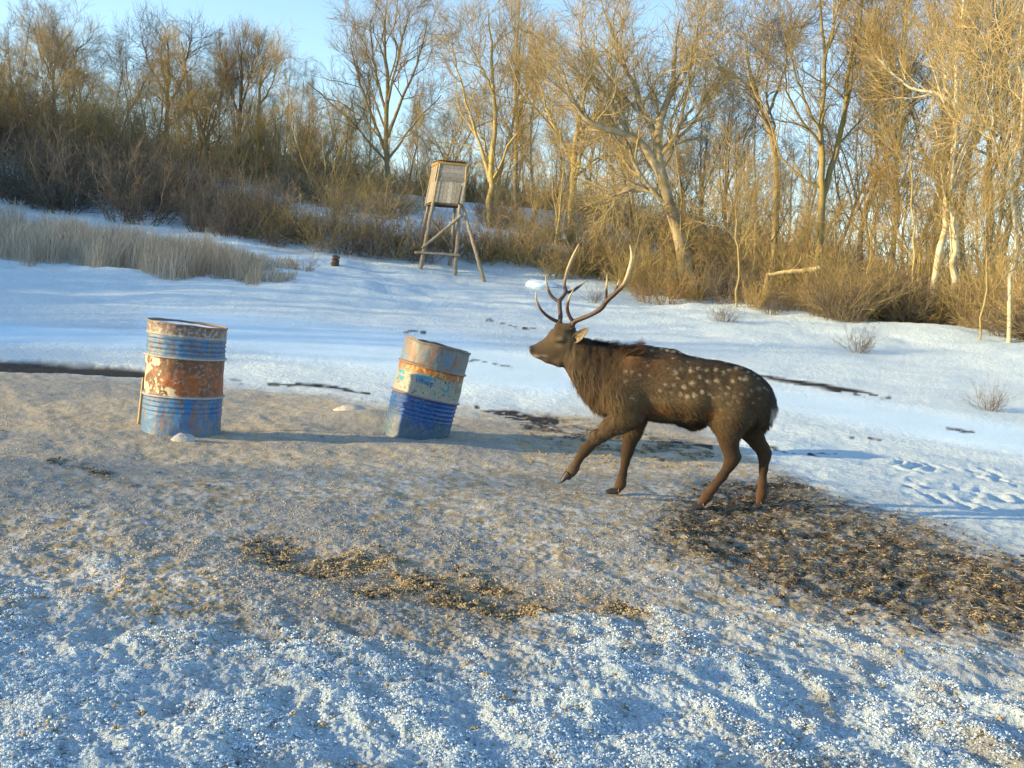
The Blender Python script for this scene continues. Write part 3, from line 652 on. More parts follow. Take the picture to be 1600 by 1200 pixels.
def deer():
    f = Field([.02, DY - .36, -.03], [1.72, DY + .36, 1.32], .0068, .0085)
    ch = f.chain
    # trunk
    ch([(952, 592, 42, .115), (972, 594, 50, .150), (1000, 600, 56, .170), (1040, 604, 56, .188), (1080, 611, 52, .20), (1112, 614, 50, .195), (1142, 618, 47, .185), (1166, 625, 42, .165), (1180, 632, 31, .135)])
    # withers, croup
    ch([(985, 560, 20, .05), (1010, 558, 17, .05), (1050, 562, 16, .06)]); ch([(1130, 583, 16, .08), (1165, 596, 17, .09), (1186, 610, 14, .07)])
    # neck
    ch([(890, 545, 22, .062), (906, 557, 29, .075), (926, 571, 37, .088), (948, 583, 45, .105), (968, 596, 50, .135)])
    ch([(905, 578, 18, .05), (925, 602, 20, .06), (944, 622, 22, .08)])
    # head
    ch([(834, 547, 6.5, .026), (840, 547.5, 9.5, .030), (850, 546.5, 12.5, .034), (861, 544, 17, .044), (873, 540, 22.5, .060), (886, 535, 23.5, .066)])
    ch([(838, 553, 4.5, .022), (856, 561, 5.5, .030), (874, 566, 8, .045)]); ch([(868, 523, 10, .055), (880, 519, 10, .058)])
    for sgn in (-1, 1):
        ch([(868, 531, 4.5, .014, sgn * .052), (877, 531, 5, .016, sgn * .060)])                # brow
        ch([(872, 511, 6, .02, sgn * .04), (890 if sgn < 0 else 874, 511, 6, .020, sgn * .05)])  # pedicle seat
    # shoulder and thigh muscle
    for sgn, du in ((-1, 0), (1, 4)):
        ch([(992 + du, 578, 24, .05, sgn * .115), (978 + du, 615, 34, .07, sgn * .115), (980 + du, 645, 28, .065, sgn * .105)])
        ch([(1150 + du, 612, 36, .075, sgn * .10), (1142 + du, 640, 38, .080, sgn * .105), (1132 + du, 655, 26, .065, sgn * .10)])
    # near foreleg, lifted
    ch([(980, 648, 25, .062), (966, 660, 18, .050), (949, 671, 12.5, .040), (933, 684, 9.6, .033), (918, 699, 8.2, .027), (912, 706, 7.6, .025), (903, 720, 5.4, .018), (897, 731, 6.9, .022), (894, 737, 6.0, .020), (888, 745, 5.2, .018)], -.11)
    # far foreleg, planted
    ch([(990, 655, 22, .055), (988, 676, 15, .042), (983, 694, 10, .032), (980.5, 706, 8.6, .028), (977, 722, 6.0, .019), (973, 742, 5.8, .018), (970, 756, 7.6, .023), (964, 766, 6, .019)], .11)
    # near hind leg
    ch([(1142, 650, 30, .075), (1139, 672, 21, .055), (1139, 690, 14.5, .040), (1141, 704, 11.2, .030), (1144, 716, 9.8, .026), (1140, 726, 8.4, .022), (1129, 744, 6.8, .020), (1114, 763, 6.4, .019), (1104, 776, 8.0, .023), (1096, 787, 6.4, .019)], -.11)
    ch([(1149, 700, 4, .012), (1153, 714, 4, .013), (1149, 722, 4, .012)], -.11)
    # far hind leg
    ch([(1166, 650, 26, .070), (1173, 672, 18, .050), (1183, 690, 12.2, .036), (1191, 702, 9.6, .028), (1194, 714, 8.6, .024), (1193, 732, 6.2, .019), (1191, 755, 6.2, .019), (1190, 772, 7.8, .023), (1187, 784, 6.4, .019)], .11)
    ch([(1196, 697, 4, .012), (1200, 708, 4, .013), (1197, 718, 4, .012)], .11)
    # tail, brisket, sheath
    ch([(1198, 618, 9, .035), (1204, 640, 8, .030), (1199, 658, 6, .022), (1193, 668, 4, .014)])
    ch([(1062, 660, 6, .02), (1082, 666, 7, .022), (1096, 664, 6, .02)])
    V, Q = surface_nets(f.values(), f.lo, f.h)
    # even out the sheet
    E = np.concatenate([Q[:, [0, 1]], Q[:, [1, 2]], Q[:, [2, 3]], Q[:, [3, 0]]])
    for it in range(6):
        A = np.zeros_like(V); c = np.zeros(len(V))
        for k in range(3): A[:, k] = np.bincount(E[:, 0], V[E[:, 1], k], len(V)) + np.bincount(E[:, 1], V[E[:, 0], k], len(V))
        c = np.bincount(E[:, 0], minlength=len(V)) + np.bincount(E[:, 1], minlength=len(V))
        A /= c[:, None]; V = V + (A - V) * (.6 if it % 2 == 0 else -.62)
    def normals(V):
        n = np.cross(V[Q[:, 2]] - V[Q[:, 0]], V[Q[:, 3]] - V[Q[:, 1]]); N = np.zeros_like(V)
        for k in range(3):
            for q in range(4): N[:, k] += np.bincount(Q[:, q], n[:, k], len(V))
        return N / (np.linalg.norm(N, axis=1, keepdims=True) + 1e-12)
    N = normals(V)
    def uv(V):
        W = V.copy(); W[:, 1] = DY - np.abs(W[:, 1] - DY) * .9; return proj(W)
    u, v = uv(V)
    # ribs, flank, folds of the neck
    neck = (1 - ss(935, 985, u)) * ss(868, 900, u) * ss(530, 545, v)
    d = (fb3(V, .05, 3, 3) - .5) * .008 + neck * (fb3(V * [1.6, 1, .5], .035, 2, 6) - .5) * .016
    d -= .010 * np.exp(-(((u - 1112) / 14) ** 2 + ((v - 640) / 22) ** 2)); d -= .008 * np.exp(-(((u - 1008) / 9) ** 2 + ((v - 640) / 18) ** 2))
    d *= np.where(v > 690, .15, 1) * np.where(u < 868, .25, 1)
    V = V + N * d[:, None]; N = normals(V); u, v = uv(V)
    # colour of the coat
    def coat(V, u, v, N):
        n1 = fb3(V, .12, 3, 11)[:, None]; n2 = fb3(V, .02, 2, 12)[:, None]
        c = np.array([.072, .050, .029]) * (.62 + .8 * n1) * (.85 + .3 * n2)
        c = mixc(c, [.060, .040, .024], neck_m(u, v) * .8)
        c = mixc(c, [.19, .075, .028], np.exp(-(((u - 1003) / 28) ** 2 + ((v - 562) / 17) ** 2)) * .42 + np.exp(-(((u - 1030) / 30) ** 2 + ((v - 640) / 7) ** 2)) * .6 + np.exp(-(((u - 1108) / 12) ** 2 + ((v - 645) / 9) ** 2)) * .45)
        c = mixc(c, [.20, .145, .075], np.exp(-(((u - 1045) / 60) ** 2 + ((v - 626) / 9) ** 2)) * .5 + np.exp(-(((u - 1128) / 22) ** 2 + ((v - 625) / 20) ** 2)) * .45 + np.exp(-(((u - 1060) / 50) ** 2 + ((v - 655) / 5) ** 2)) * .4 + np.exp(-(((u - 965) / 22) ** 2 + ((v - 622) / 22) ** 2)) * .3)
        top = np.interp(u, [900, 920, 947, 962, 996, 1015, 1045, 1082, 1120, 1157, 1187, 1206], [520, 532, 537, 532, 531, 538, 545, 555, 562, 573, 588, 611])
        c = mixc(c, [.022, .017, .014], (1 - ss(2, 9, v - top)) * ss(915, 930, u) * .85 * ss(-.2, .35, N[:, 2]))
        leg = ss(672, 700, v); c = mixc(c, [.046, .029, .019], leg * .8); c = mixc(c, [.085, .048, .028], ss(745, 765, v) * .7 + 0 * v); c = mixc(c, [.085, .048, .028], ((u < 912) & (v > 705)) * ss(705, 735, v) * .6)
        # head
        hd = 1 - ss(893, 905, u); c = mixc(c, [.080, .060, .040], hd * .75)
        c = mixc(c, [.20, .155, .085], hd * np.exp(-(((u - 874) / 6) ** 2 + ((v - 540) / 4.5) ** 2)) * .8)
        c = mixc(c, [.17, .13, .075], hd * np.exp(-(((u - 875) / 8) ** 2 + ((v - 529) / 3.2) ** 2)) * .7)
        c = mixc(c, [.34, .28, .24], (np.exp(-(((u - 838) / 6) ** 2 + ((v - 556.5) / 2.2) ** 2)) + np.exp(-(((u - 850) / 5) ** 2 + ((v - 556) / 2) ** 2)) * .6) * .9)
        c = mixc(c, [.02, .015, .02], np.exp(-(((u - 847) / 6) ** 2 + ((v - 558 + (u - 847) * -.12) / 1.3) ** 2)) * .95)   # mouth
        c = mixc(c, [.015, .013, .02], np.exp(-(((u - 831.5) / 5) ** 2 + ((v - 546) / 6) ** 4)))
        c = mixc(c, [.014, .010, .010], np.exp(-(((u - 874) / 5.2) ** 2 + ((v - 534.5 + (u - 874) * .05) / 1.5) ** 2)) * 1.1)
        # rump and tail
        c = mixc(c, [.025, .02, .016], ss(1194, 1203, u) * (1 - ss(655, 668, v)) * ss(600, 615, v) * .8); c = mixc(c, [.55, .52, .48], ss(1201, 1207, u) * ss(634, 642, v) * (1 - ss(664, 670, v)) * (1 - ss(-.75, -.3, N[:, 1])*0) * .8)
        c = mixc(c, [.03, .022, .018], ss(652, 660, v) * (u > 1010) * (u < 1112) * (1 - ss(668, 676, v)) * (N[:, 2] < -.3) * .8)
        return c
    def neck_m(u, v): return (1 - ss(950, 985, u)) * ss(895, 915, u) * (1 - ss(634, 648, v)) * (1 - ss(600, 640, v) * .4)
    SP = [(245,240,10),(370,262,12),(445,270,12),(340,305,15),(215,290,8),(420,360,9),(383,373,10),(402,405,10),(205,452,11),(265,465,13),(335,485,12),(205,540,18),(155,505,9),(145,630,10),(260,680,18),(425,495,8),(480,325,8),
        (420,228,14),(465,238,14),(530,258,16),(580,272,16),(635,280,20),(700,285,18),(770,297,12),(855,330,14),(940,350,12),(1105,375,14),(525,292,7),
        (630,340,8),(695,368,9),(765,375,10),(590,432,9),(700,435,17),(648,470,24),(670,515,15),(790,448,18),(852,432,12),(890,440,6),(932,445,15),(1013,437,18),(1083,470,20),(1128,450,14),(875,510,16),(800,558,22),(942,548,15),(1017,540,17),(728,592,22),(645,578,20),(565,578,14),(892,640,17),(820,660,22),(700,658,20),(755,683,22),(957,665,14),(990,690,12),(618,648,18),(520,625,14),(1160,548,18),(1228,523,14),(1275,528,16),(1285,500,10),(1195,432,16),(1245,425,10),(1305,465,12),(1360,485,10),(1395,520,10),(1125,600,13),(1055,610,12),(1105,655,16),(1045,680,12),(1175,690,18),(1242,658,15),(1300,660,15),(1333,630,13),(1402,612,18),(1455,605,12),(1480,625,10),(1405,695,14),(1212,725,16),(1120,740,18),(1350,740,12),(1060,800,10),(1130,870,12)]
    def spots(c, V, side, N):
        """pale spots; side picks the flank so that both carry them"""
        W = V.copy(); W[:, 1] = DY - np.abs(V[:, 1] - DY); uu, vv = proj(W)
        jit = (fb3(V, .012, 2, 31) - .5)
        bright = {}
        for i, (a, b, r) in enumerate(SP):
            su, sv = 940 + a / 5.714, 500 + b / 5.714; rr = r / 5.714 * .98
            k = (np.abs(uu - su) < 8) & (np.abs(vv - sv) < 8)
            if not k.any(): continue
            d = np.hypot((uu[k] - su) / 1.0, (vv[k] - sv) * (1.25 if 17 <= i < 27 else .9)) / rr + jit[k] * 1.5
            st = .85 if 28 <= i < 68 else (.75 if 16 < i < 28 else .55)
            c[k] = lerp(c[k], np.array([.36, .30, .21]), ((1 - ss(.35, 1.35, d)) * st * (.6 + .8 * _h(i, 3, 5)))[:, None])
        return c
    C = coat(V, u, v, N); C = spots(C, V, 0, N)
    base = P(1050, 785, DY); base[2] = 0
    t = empty('spotted_stag', base, 'dark brown spotted stag with tall antlers walking with one foreleg lifted', 'deer')
    mcoat = mat('coat', rough=.85, vc=True, noise=(220, .8, 1.2), bump=(260, .4, .004), spec=.15)
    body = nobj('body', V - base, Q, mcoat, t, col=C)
    # hair: short coat, longer mane, fringes
    rng = np.random.default_rng(8)
    fa = V[Q].mean(1); fN = N[Q].mean(1); fC = C[Q].mean(1); fu, fv = uv(fa)
    area = np.linalg.norm(np.cross(V[Q[:, 2]] - V[Q[:, 0]], V[Q[:, 3]] - V[Q[:, 1]]), axis=1)
    def hair(name, wgt, n, L0, w0, dirn, lift, cv=.35, mul=1.0):
        p = area * wgt; p /= p.sum(); k = rng.choice(len(Q), n, p=p)
        w = rng.random((n, 4)); w /= w.sum(1, keepdims=True); pos = (V[Q[k]] * w[..., None]).sum(1); nn = fN[k]
        dd = dirn(fu[k], fv[k]) ; dd = dd + (rng.random((n, 3)) - .5) * .5; dd -= (dd * nn).sum(1, keepdims=True) * nn; dd /= np.linalg.norm(dd, axis=1, keepdims=True) + 1e-9
        L = L0(fu[k], fv[k]) * (.6 + .8 * rng.random(n)); li = lift * (.6 + .8 * rng.random(n))
        side = np.cross(dd, nn); wd = w0 * (.7 + .6 * rng.random(n))
        a = pos - nn * .002; m_ = pos + (dd * .5 + nn * (li * .6)[:, None]) * L[:, None]; e = pos + (dd * 1.0 + nn * li[:, None] * .9) * L[:, None] - [0, 0, 1] * (L * .12)[:, None]
        VV = np.stack([a - side * wd[:, None], a + side * wd[:, None], m_ + side * wd[:, None] * .7, m_ - side * wd[:, None] * .7, e], 1)
        q = np.arange(n)[:, None] * 5; F4 = q + [0, 1, 2, 3]; F3 = q + [3, 2, 4]
        cc = mul * (C[Q[k]] * w[..., None]).sum(1) * (1 - cv + 2 * cv * rng.random((n, 1)))
        nobj(name, (VV - base).reshape(-1, 3), [F4, F3], mcoat_h, t, col=np.repeat(cc, 5, 0))
    mcoat_h = mat('hair', rough=.7, vc=True, spec=.2)
    back = lambda a, b: np.stack([np.ones_like(a), 0 * a, -.35 + 0 * a], 1)
    def bodydir(a, b):
        legm = ss(672, 700, b); return np.stack([1 - legm, 0 * a, -.35 - legm * 1.0], 1)
    def mdir(a, b): return np.stack([.35 + 0 * a, 0 * a, -1 + 0 * a], 1)
    hw = np.where(fu < 905, .35, 1) * np.where(fv > 690, .5, 1) * (fu > 842) * (1 - ss(748, 758, fv)) * ~((fu < 893) & (fv > 735))
    hair('coat_hair', hw, 70000, lambda a, b: np.where(a < 905, .006, np.where(b > 690, .007, .016)), .0009, bodydir, .30, .5)
    hair('mane', neck_m(fu, fv) * (fv > 528) + .02 * 0, 26000, lambda a, b: .022 + .026 * ss(575, 620, b), .0010, mdir, .38, .5)
    brisk = ((fu > 893) & (fu < 960) & (fN[:, 2] < -.15) & (fN[:, 0] < .2) & (fv > 575) & (fv < 650)).astype(float)
    hair('throat_fringe', brisk, 1500, lambda a, b: .040 + .03 * rng.random(len(a)), .0022, mdir, .30)
    crest = ((fN[:, 2] > .75) & (fu > 925) & (fu < 1005)).astype(float)
    hair('crest', crest, 2200, lambda a, b: .026 + .02 * np.exp(-((a - 994) / 5) ** 2) + .012 * np.exp(-((a - 960) / 10) ** 2), .0014, back, 1.0, .4, .5)
    rf = ((fu > 1185) & (fv > 630) & (fv < 672)) + ((fv > 655) & (fv < 672) & (fu > 1150)) * .5
    hair('rump_fringe', rf.astype(float), 1600, lambda a, b: .035 + 0 * a, .0018, mdir, .35)
    belly = ((fN[:, 2] < -.5) & (fu > 1010) & (fu < 1118) & (fv > 640)).astype(float)
    hair('belly_hair', belly, 1500, lambda a, b: .022 + 0 * a, .0016, bodydir, .5)
    # eyes, nose
    I3 = ico(3); mdark = mat('eye', (.010, .008, .008), .12, spec=.6)
    for sgn in (-1, 1):
        p = P(874, 535, DY); mb = MB(); mb.add(I3[0] * [.013, .008, .0075] + [p[0], DY + sgn * .060, p[2]], I3[1]); mb.build('eye', mdark, t, origin=base)
        mb = MB(); q = resample([P(869.5, 534.5, DY - .062), P(874, 532.3, DY - .068), P(879.5, 534.5, DY - .066)], 10); q[:, 1] = DY + sgn * (DY - q[:, 1])
        rod(mb, q, np.full(10, .0032), 6, n=12, col=(.09, .065, .035)); mb.build('eyelid', mcoat_h, t, origin=base)
    mb = MB(); p = P(830.5, 544.5, DY); W = I3[0] * [.017, .022, .018]; W[:, 0] *= 1 - .25 * (W[:, 2] < 0); mb.add(W + p, I3[1], (.012, .010, .016)); mb.build('nose', mat('nose', rough=.35, vc=True, bump=(300, .4, .002), spec=.5), t, origin=base)
    # ears: cupped leaves
    def ear(u0, v0, u1, v1, dy0, dy1, wid, face):
        a, b = P(u0, v0, DY + dy0), P(u1, v1, DY + dy1); ax = b - a; Ln = np.linalg.norm(ax); ax /= Ln
        fc = np.array(face, float); fc -= fc @ ax * ax; fc /= np.linalg.norm(fc); sd = np.cross(ax, fc)
        n, m = 22, 15; S, T = np.meshgrid(np.linspace(0, 1, n), np.linspace(-1, 1, m), indexing='ij')
        w = wid * (np.sin(np.pi * np.clip(S, 0, 1) ** .72) ** .7 * .95 + .30 * (1 - S) ** 3) 
        cup = -(1 - T ** 2) * w * .75 * (1 - .45 * S)
        X = a + S[..., None] * ax * Ln + (T * w)[..., None] * sd + cup[..., None] * fc
        X += (fb3(X.reshape(-1, 3), .02, 2, 3).reshape(n, m)[..., None] - .5) * .003
        th = .0035; inn = X; out = X - fc * th
        pale = np.array([.25, .20, .13]); drk = np.array([.06, .045, .032]); 
        edge = np.abs(T) ** 3; vein = np.exp(-((T + .15 * np.sin(S * 9)) / .16) ** 2) * ss(.1, .3, S) * (1 - ss(.6, .8, S))
        blot = ss(.42, .60, fb3(X.reshape(-1, 3), .014, 2, 9).reshape(n, m)); ci = lerp(lerp(pale * np.ones((n, m, 1)), drk, (np.maximum(vein, blot * .6) * .85)[..., None]), drk, (edge * .8)[..., None]); co = np.broadcast_to(drk, (n, m, 3))
        VV = np.concatenate([inn.reshape(-1, 3), out.reshape(-1, 3)]); CC = np.concatenate([ci.reshape(-1, 3), co.reshape(-1, 3)])
        i, j = np.meshgrid(np.arange(n - 1), np.arange(m - 1), indexing='ij'); k = (i * m + j).ravel(); q = np.stack([k, k + 1, k + m + 1, k + m], 1); o = n * m
        bd = np.concatenate([np.arange(m - 1), np.arange(n - 1) * m + m - 1, (n - 1) * m + np.arange(m - 1, 0, -1), np.arange(n - 1, 0, -1) * m]); bn = np.roll(bd, -1)
        F = np.concatenate([q, q[:, ::-1] + o, np.stack([bd, bd + o, bn + o, bn], 1)])
        nobj('ear', VV - base, F, mat('ear_skin', rough=.8, vc=True, bump=(200, .4, .003)), t, col=CC)
    ear(895, 533, 919.5, 512, -.062, -.135, .029, (-.35, -1, .12)); ear(886, 519, 893, 500, .045, .12, .026, (-.6, -.5, .1))
    # antlers
    mant = mat('antler', rough=.5, vc=True, noise=(60, .7, 1.3), bump=(120, .6, .004), spec=.35)
    AC = np.array([.060, .036, .030]); AT = np.array([.48, .38, .22])
    def z2(a, b): return 820 + a / 6.0, 380 + b / 6.0
    def antler(lines, pale, name='antler'):
        mb = MB()
        for ln in lines:
            pts = np.array([np.append(P(*z2(a, b), DY + dy), r * .88) for a, b, dy, r in ln]); q = resample(pts, len(pts) * 7)
            q[:, 3] *= 1 + (fb3(q[:, :3], .02, 2, 5) - .5) * .22; tip = np.linspace(0, 1, len(q))
            cc = lerp(AC[None], AT[None], (ss(*pale, tip))[:, None] if len(ln) > 3 else ss(.35, 1, tip)[:, None])
            V_, F_, C_ = tubes(q[None, :, :3], q[None, :, 3], 12, cap=True); k = mb.n
            col = np.concatenate([np.repeat(cc, 12, 0), cc[:1], cc[-1:]]); mb.add(V_, F_, col); mb.F3.append(C_ + k)
        # burr at the base
        b0 = lines[0][0]; p = P(*z2(b0[0], b0[1]), DY + b0[2]); W = I3[0] * [.023, .023, .012] * (1 + (fb3(I3[0], .4, 2, 4)[:, None] - .5) * .5)
        mb.add(W + p + (np.array(P(*z2(*lines[0][1][:2]), DY + lines[0][1][2])) - p) * .28, I3[1], AC * .8); mb.build(name, mant, t, origin=base)
    antler([[(322, 775, .045, .016), (335, 690, .055, .0165), (328, 600, .085, .0155), (330, 540, .105, .015), (368, 490, .13, .013), (385, 450, .15, .0145), (372, 385, .18, .012), (400, 255, .20, .011), (450, 125, .20, .009), (508, 5, .18, .0025)],
            [(330, 545, .105, .013), (290, 530, .12, .0125), (240, 480, .13, .011), (210, 400, .13, .009), (194, 300, .12, .0025)],
            [(385, 462, .15, .012), (440, 452, .16, .011), (510, 405, .19, .0095), (592, 343, .23, .002)],
            [(330, 735, .05, .013), (285, 725, .045, .0125), (215, 685, .03, .0115), (150, 620, .01, .010), (108, 530, 0, .0075), (102, 450, 0, .002)]], (.55, .95))
    antler([[(440, 820, -.045, .017), (458, 745, -.055, .018), (520, 712, -.08, .016), (620, 672, -.13, .0155), (715, 612, -.18, .0165), (765, 545, -.21, .017), (855, 462, -.25, .016), (930, 380, -.28, .0145), (978, 255, -.29, .0135), (1004, 130, -.28, .0105), (985, 15, -.25, .0025)],
            [(755, 560, -.20, .013), (762, 500, -.20, .011), (765, 430, -.21, .0085), (772, 288, -.22, .002)],
            [(840, 475, -.24, .010), (852, 440, -.25, .009), (868, 400, -.26, .007), (884, 342, -.27, .002)],
            [(470, 742, -.055, .014), (425, 695, -.06, .0135), (398, 610, -.07, .012), (415, 520, -.08, .009), (457, 432, -.09, .002)]], (.62, .80))
    # cloven hooves
    mh = mat('hoof', (.016, .014, .016), .45, noise=(80, .7, 1.6), spec=.4)
    def hoof(u0, v0, u1, v1, dy, ground=True):
        a = P(u0, v0, DY + dy); b = P(u1, v1, DY + dy); ax = b - a; Ln = np.linalg.norm(ax); ax /= Ln; up = np.array([ax[2], 0, -ax[0]]); up = up if up[2] > 0 else -up
        mb = MB()
        for s in (-1, 1):
            n, m = 12, 14; th = np.arange(m) * 2 * math.pi / m; rows = []
            for i in range(n):
                q = i / (n - 1); hgt = .033 * (1 - .72 * q ** 1.4) * (1 if i < n - 1 else .3); wd = .0165 * (1 - .5 * q ** 2) * (1 if i < n - 1 else .3)
                ct, sn = np.cos(th), np.sin(th); hh = np.where(sn < 0, sn * .35, sn)       # flat sole
                rows.append(a + ax * (Ln * 1.0 * q) + np.outer(hh * hgt, up) + np.outer(ct * wd + s * .017, [0, 1, 0]))
            V_ = np.concatenate(rows); j = np.arange(m); q4 = np.stack([j, (j + 1) % m, (j + 1) % m + m, j + m], 1)
            F_ = (q4[None] + (np.arange(n - 1) * m)[:, None, None]).reshape(-1, 4); k = mb.n; mb.add(V_, F_)
            for e in (0, n - 1):
                mb.V.append(rows[e].mean(0)[None]); c_ = mb.n; mb.n += 1; mb.F3.append(np.stack([k + e * m + j, k + e * m + (j + 1) % m, np.full(m, c_)], 1))
        mb.build('hoof', mh, t, origin=base)
    hoof(890, 742, 876, 754, -.11); hoof(966, 769, 945, 769.5, .11); hoof(1099, 792, 1077, 797, -.11); hoof(1190, 790, 1174, 796, .11)
    print('deer', len(V)); return t
deer()
# ---------------------------------------------------------------- trees, shrubs, reeds
def norm(a): return a / (np.linalg.norm(a, axis=-1, keepdims=True) + 1e-9)
def kids(rng, Pp, Rp, n, t0, t1, ang, lf, m, wander, up, rf=.6, minr=.006, tip=.35, Lmin=.15, taper_t=.55, flat=None):
    """grow n children on every parent polyline; returns points (N*n, m, 3) and radii"""
    N, M, _ = Pp.shape
    t = t0 + (t1 - t0) * (np.arange(n)[None] + rng.random((N, n))) / n
    f = t * (M - 1); i = np.clip(f.astype(int), 0, M - 2); w = (f - i)[..., None]; k = np.arange(N)[:, None]
    a = Pp[k, i]; b = Pp[k, i + 1]; pos = a * (1 - w) + b * w; tan = norm(b - a)
    r = Rp[k, i] * (1 - w[..., 0]) + Rp[k, i + 1] * w[..., 0]
    L = np.linalg.norm(np.diff(Pp, axis=1), axis=2).sum(1)[:, None]
    q = norm(rng.normal(size=(N, n, 3))); perp = norm(q - (q * tan).sum(-1, keepdims=True) * tan)
    A = np.radians(ang[0] + (ang[1] - ang[0]) * rng.random((N, n)))[..., None] * (1 - .35 * t[..., None])
    d = norm(np.cos(A) * tan + np.sin(A) * perp)
    ln = np.maximum(L * lf * (1 - taper_t * t) * (.65 + .7 * rng.random((N, n))), Lmin)
    pos = pos.reshape(-1, 3); d = d.reshape(-1, 3); ln = ln.reshape(-1); r = r.reshape(-1)
    r0 = np.maximum(np.minimum(r * rf * (.75 + .4 * rng.random(len(r))), ln * .035 + .004), minr)
    pts = [pos]; st = ln / (m - 1)
    for s in range(m - 1):
        d = norm(d + rng.normal(size=d.shape) * wander + np.array([0, 0, up])); pos = pos + d * st[:, None]; pts.append(pos)
    T = np.linspace(0, 1, m); R = np.maximum(r0[:, None] * (1 - (1 - tip) * T[None]), minr * .7)
    return np.stack(pts, 1), R
def stem_line(rng, p0, d, L, r0, m=12, wander=.07, up=.06, tip=.25):
    p = np.array(p0, float); d = norm(np.array(d, float)); pts = [p]
    for s in range(m - 1):
        d = norm(d + rng.normal(size=3) * wander + np.array([0, 0, up])); p = p + d * L / (m - 1); pts.append(p)
    T = np.linspace(0, 1, m); return np.array(pts), r0 * (1 - (1 - tip) * T) * (1 + .35 * np.exp(-T * 14))
def grow(rng, lines, lv, fine=1.0):
    """lines: trunk polylines; lv: list of dicts for kids().  Returns (trunk V,F), (crown V,F)"""
    m = 14; LP, LR = [], []
    for pts, rad in lines:
        q = resample(np.column_stack([pts, rad]), m); LP.append(q[:, :3]); LR.append(np.maximum(q[:, 3], .006))
    Pp, Rp = np.stack(LP), np.stack(LR); parts = [tubes(Pp, Rp, 9)]; cr = []
    for j, s in enumerate(lv):
        Pp, Rp = kids(rng, Pp, Rp, **s)
        (parts if j == 0 and s['m'] > 6 else cr).append(tubes(Pp, Rp, (6, 4, 3, 3, 3)[j]))
    def cat(ps):
        V = []; F = []; n = 0
        for v, f in ps: V.append(v); F.append(f + n); n += len(v)
        return np.concatenate(V), np.concatenate(F)
    return cat(parts), cat(cr)
def LV(kind):
    w = dict(
        oak=[dict(n=10, t0=.24, t1=.97, ang=(35, 68), lf=.52, m=9, wander=.20, up=.07, rf=.48, Lmin=1.5), dict(n=6, t0=.12, t1=.98, ang=(28, 62), lf=.60, m=6, wander=.20, up=.06, minr=.0085, Lmin=.9),
             dict(n=6, t0=.1, t1=.98, ang=(22, 55), lf=.60, m=4, wander=.18, up=.06, minr=.0058, Lmin=.55), dict(n=3, t0=.1, t1=1, ang=(18, 50), lf=.65, m=3, wander=.14, up=.05, minr=.0038, Lmin=.38)],
        aspen=[dict(n=15, t0=.24, t1=.98, ang=(25, 50), lf=.34, m=8, wander=.10, up=.10, rf=.42, Lmin=1.1), dict(n=6, t0=.1, t1=.98, ang=(22, 50), lf=.55, m=5, wander=.14, up=.08, minr=.0075, Lmin=.7),
             dict(n=5, t0=.1, t1=.98, ang=(20, 50), lf=.60, m=4, wander=.15, up=.07, minr=.0055, Lmin=.5), dict(n=3, t0=.1, t1=1, ang=(18, 50), lf=.6, m=3, wander=.12, up=.05, minr=.0038, Lmin=.35)],
        scrub=[dict(n=8, t0=.12, t1=.97, ang=(30, 70), lf=.45, m=7, wander=.24, up=.05, rf=.5, Lmin=.9), dict(n=6, t0=.12, t1=.98, ang=(28, 65), lf=.58, m=5, wander=.24, up=.04, minr=.0065, Lmin=.65),
             dict(n=5, t0=.1, t1=.98, ang=(25, 60), lf=.60, m=3, wander=.2, up=.04, minr=.0050, Lmin=.42), dict(n=3, t0=.1, t1=1, ang=(20, 55), lf=.65, m=3, wander=.16, up=.04, minr=.0042, Lmin=.3)])
    return w[kind]
def bark(name, col, moss, lo=.46, hi=.66, rnd=.22):
    return mat(name, col, .9, noise=(7, .7, 1.3), var2=(moss, 1.7, lo, hi), objrand=rnd, spec=.15)
B_OAK = bark('oak_bark', (.25, .20, .13), (.30, .25, .09)); B_GOLD = bark('aspen_bark', (.34, .27, .14), (.36, .30, .09))
B_DARK = bark('dark_bark', (.115, .095, .070), (.19, .15, .07)); B_PALE = bark('pale_bark', (.50, .46, .34), (.30, .25, .12), .55, .62)
B_TWIG = bark('twigs', (.34, .26, .13), (.33, .26, .10)); B_GREY = bark('grey_twigs', (.15, .13, .105), (.16, .13, .09)); B_GTW = bark('golden_twigs', (.36, .275, .13), (.28, .215, .09)); B_RTW = bark('russet_twigs', (.27, .165, .085), (.30, .21, .10))
TREES = {}
def variant(kind, seed, H, mt, mc, nst=1, lean=.05, fork=None):
    rng = np.random.default_rng(seed); L = []
    for s in range(nst):
        a = rng.random() * 6.283; le = lean * (1 if nst == 1 else 2.4) * (0.5 + rng.random())
        p, r = stem_line(rng, (math.cos(a) * .12 * (nst > 1), math.sin(a) * .12 * (nst > 1), -.3), (math.cos(a) * le, math.sin(a) * le, 1), H * (1 if s == 0 else .75 + .2 * rng.random()), H * (.0112 if kind != 'aspen' else .0092) * (1 if nst == 1 else .75), wander=.11 if kind == 'oak' else (.05 if kind == 'aspen' else .13))
        L.append((p, r))
        if kind == 'oak':
            for q in range(2 if fork is None else fork):
                i = int(4 + rng.integers(0, 3)); dd = norm(p[i + 1] - p[i]); a2 = rng.random() * 6.283; d = norm(dd + .75 * np.array([math.cos(a2), math.sin(a2), 0]))
                p2, r2 = stem_line(rng, p[i], d, H * .55, r[i] * .72, wander=.12, up=.10); L.append((p2, r2))
    (tv, tf), (cv, cf) = grow(rng, L, LV(kind))
    return npmesh('trunk', tv, tf, mt), npmesh('crown', cv, cf, mc)
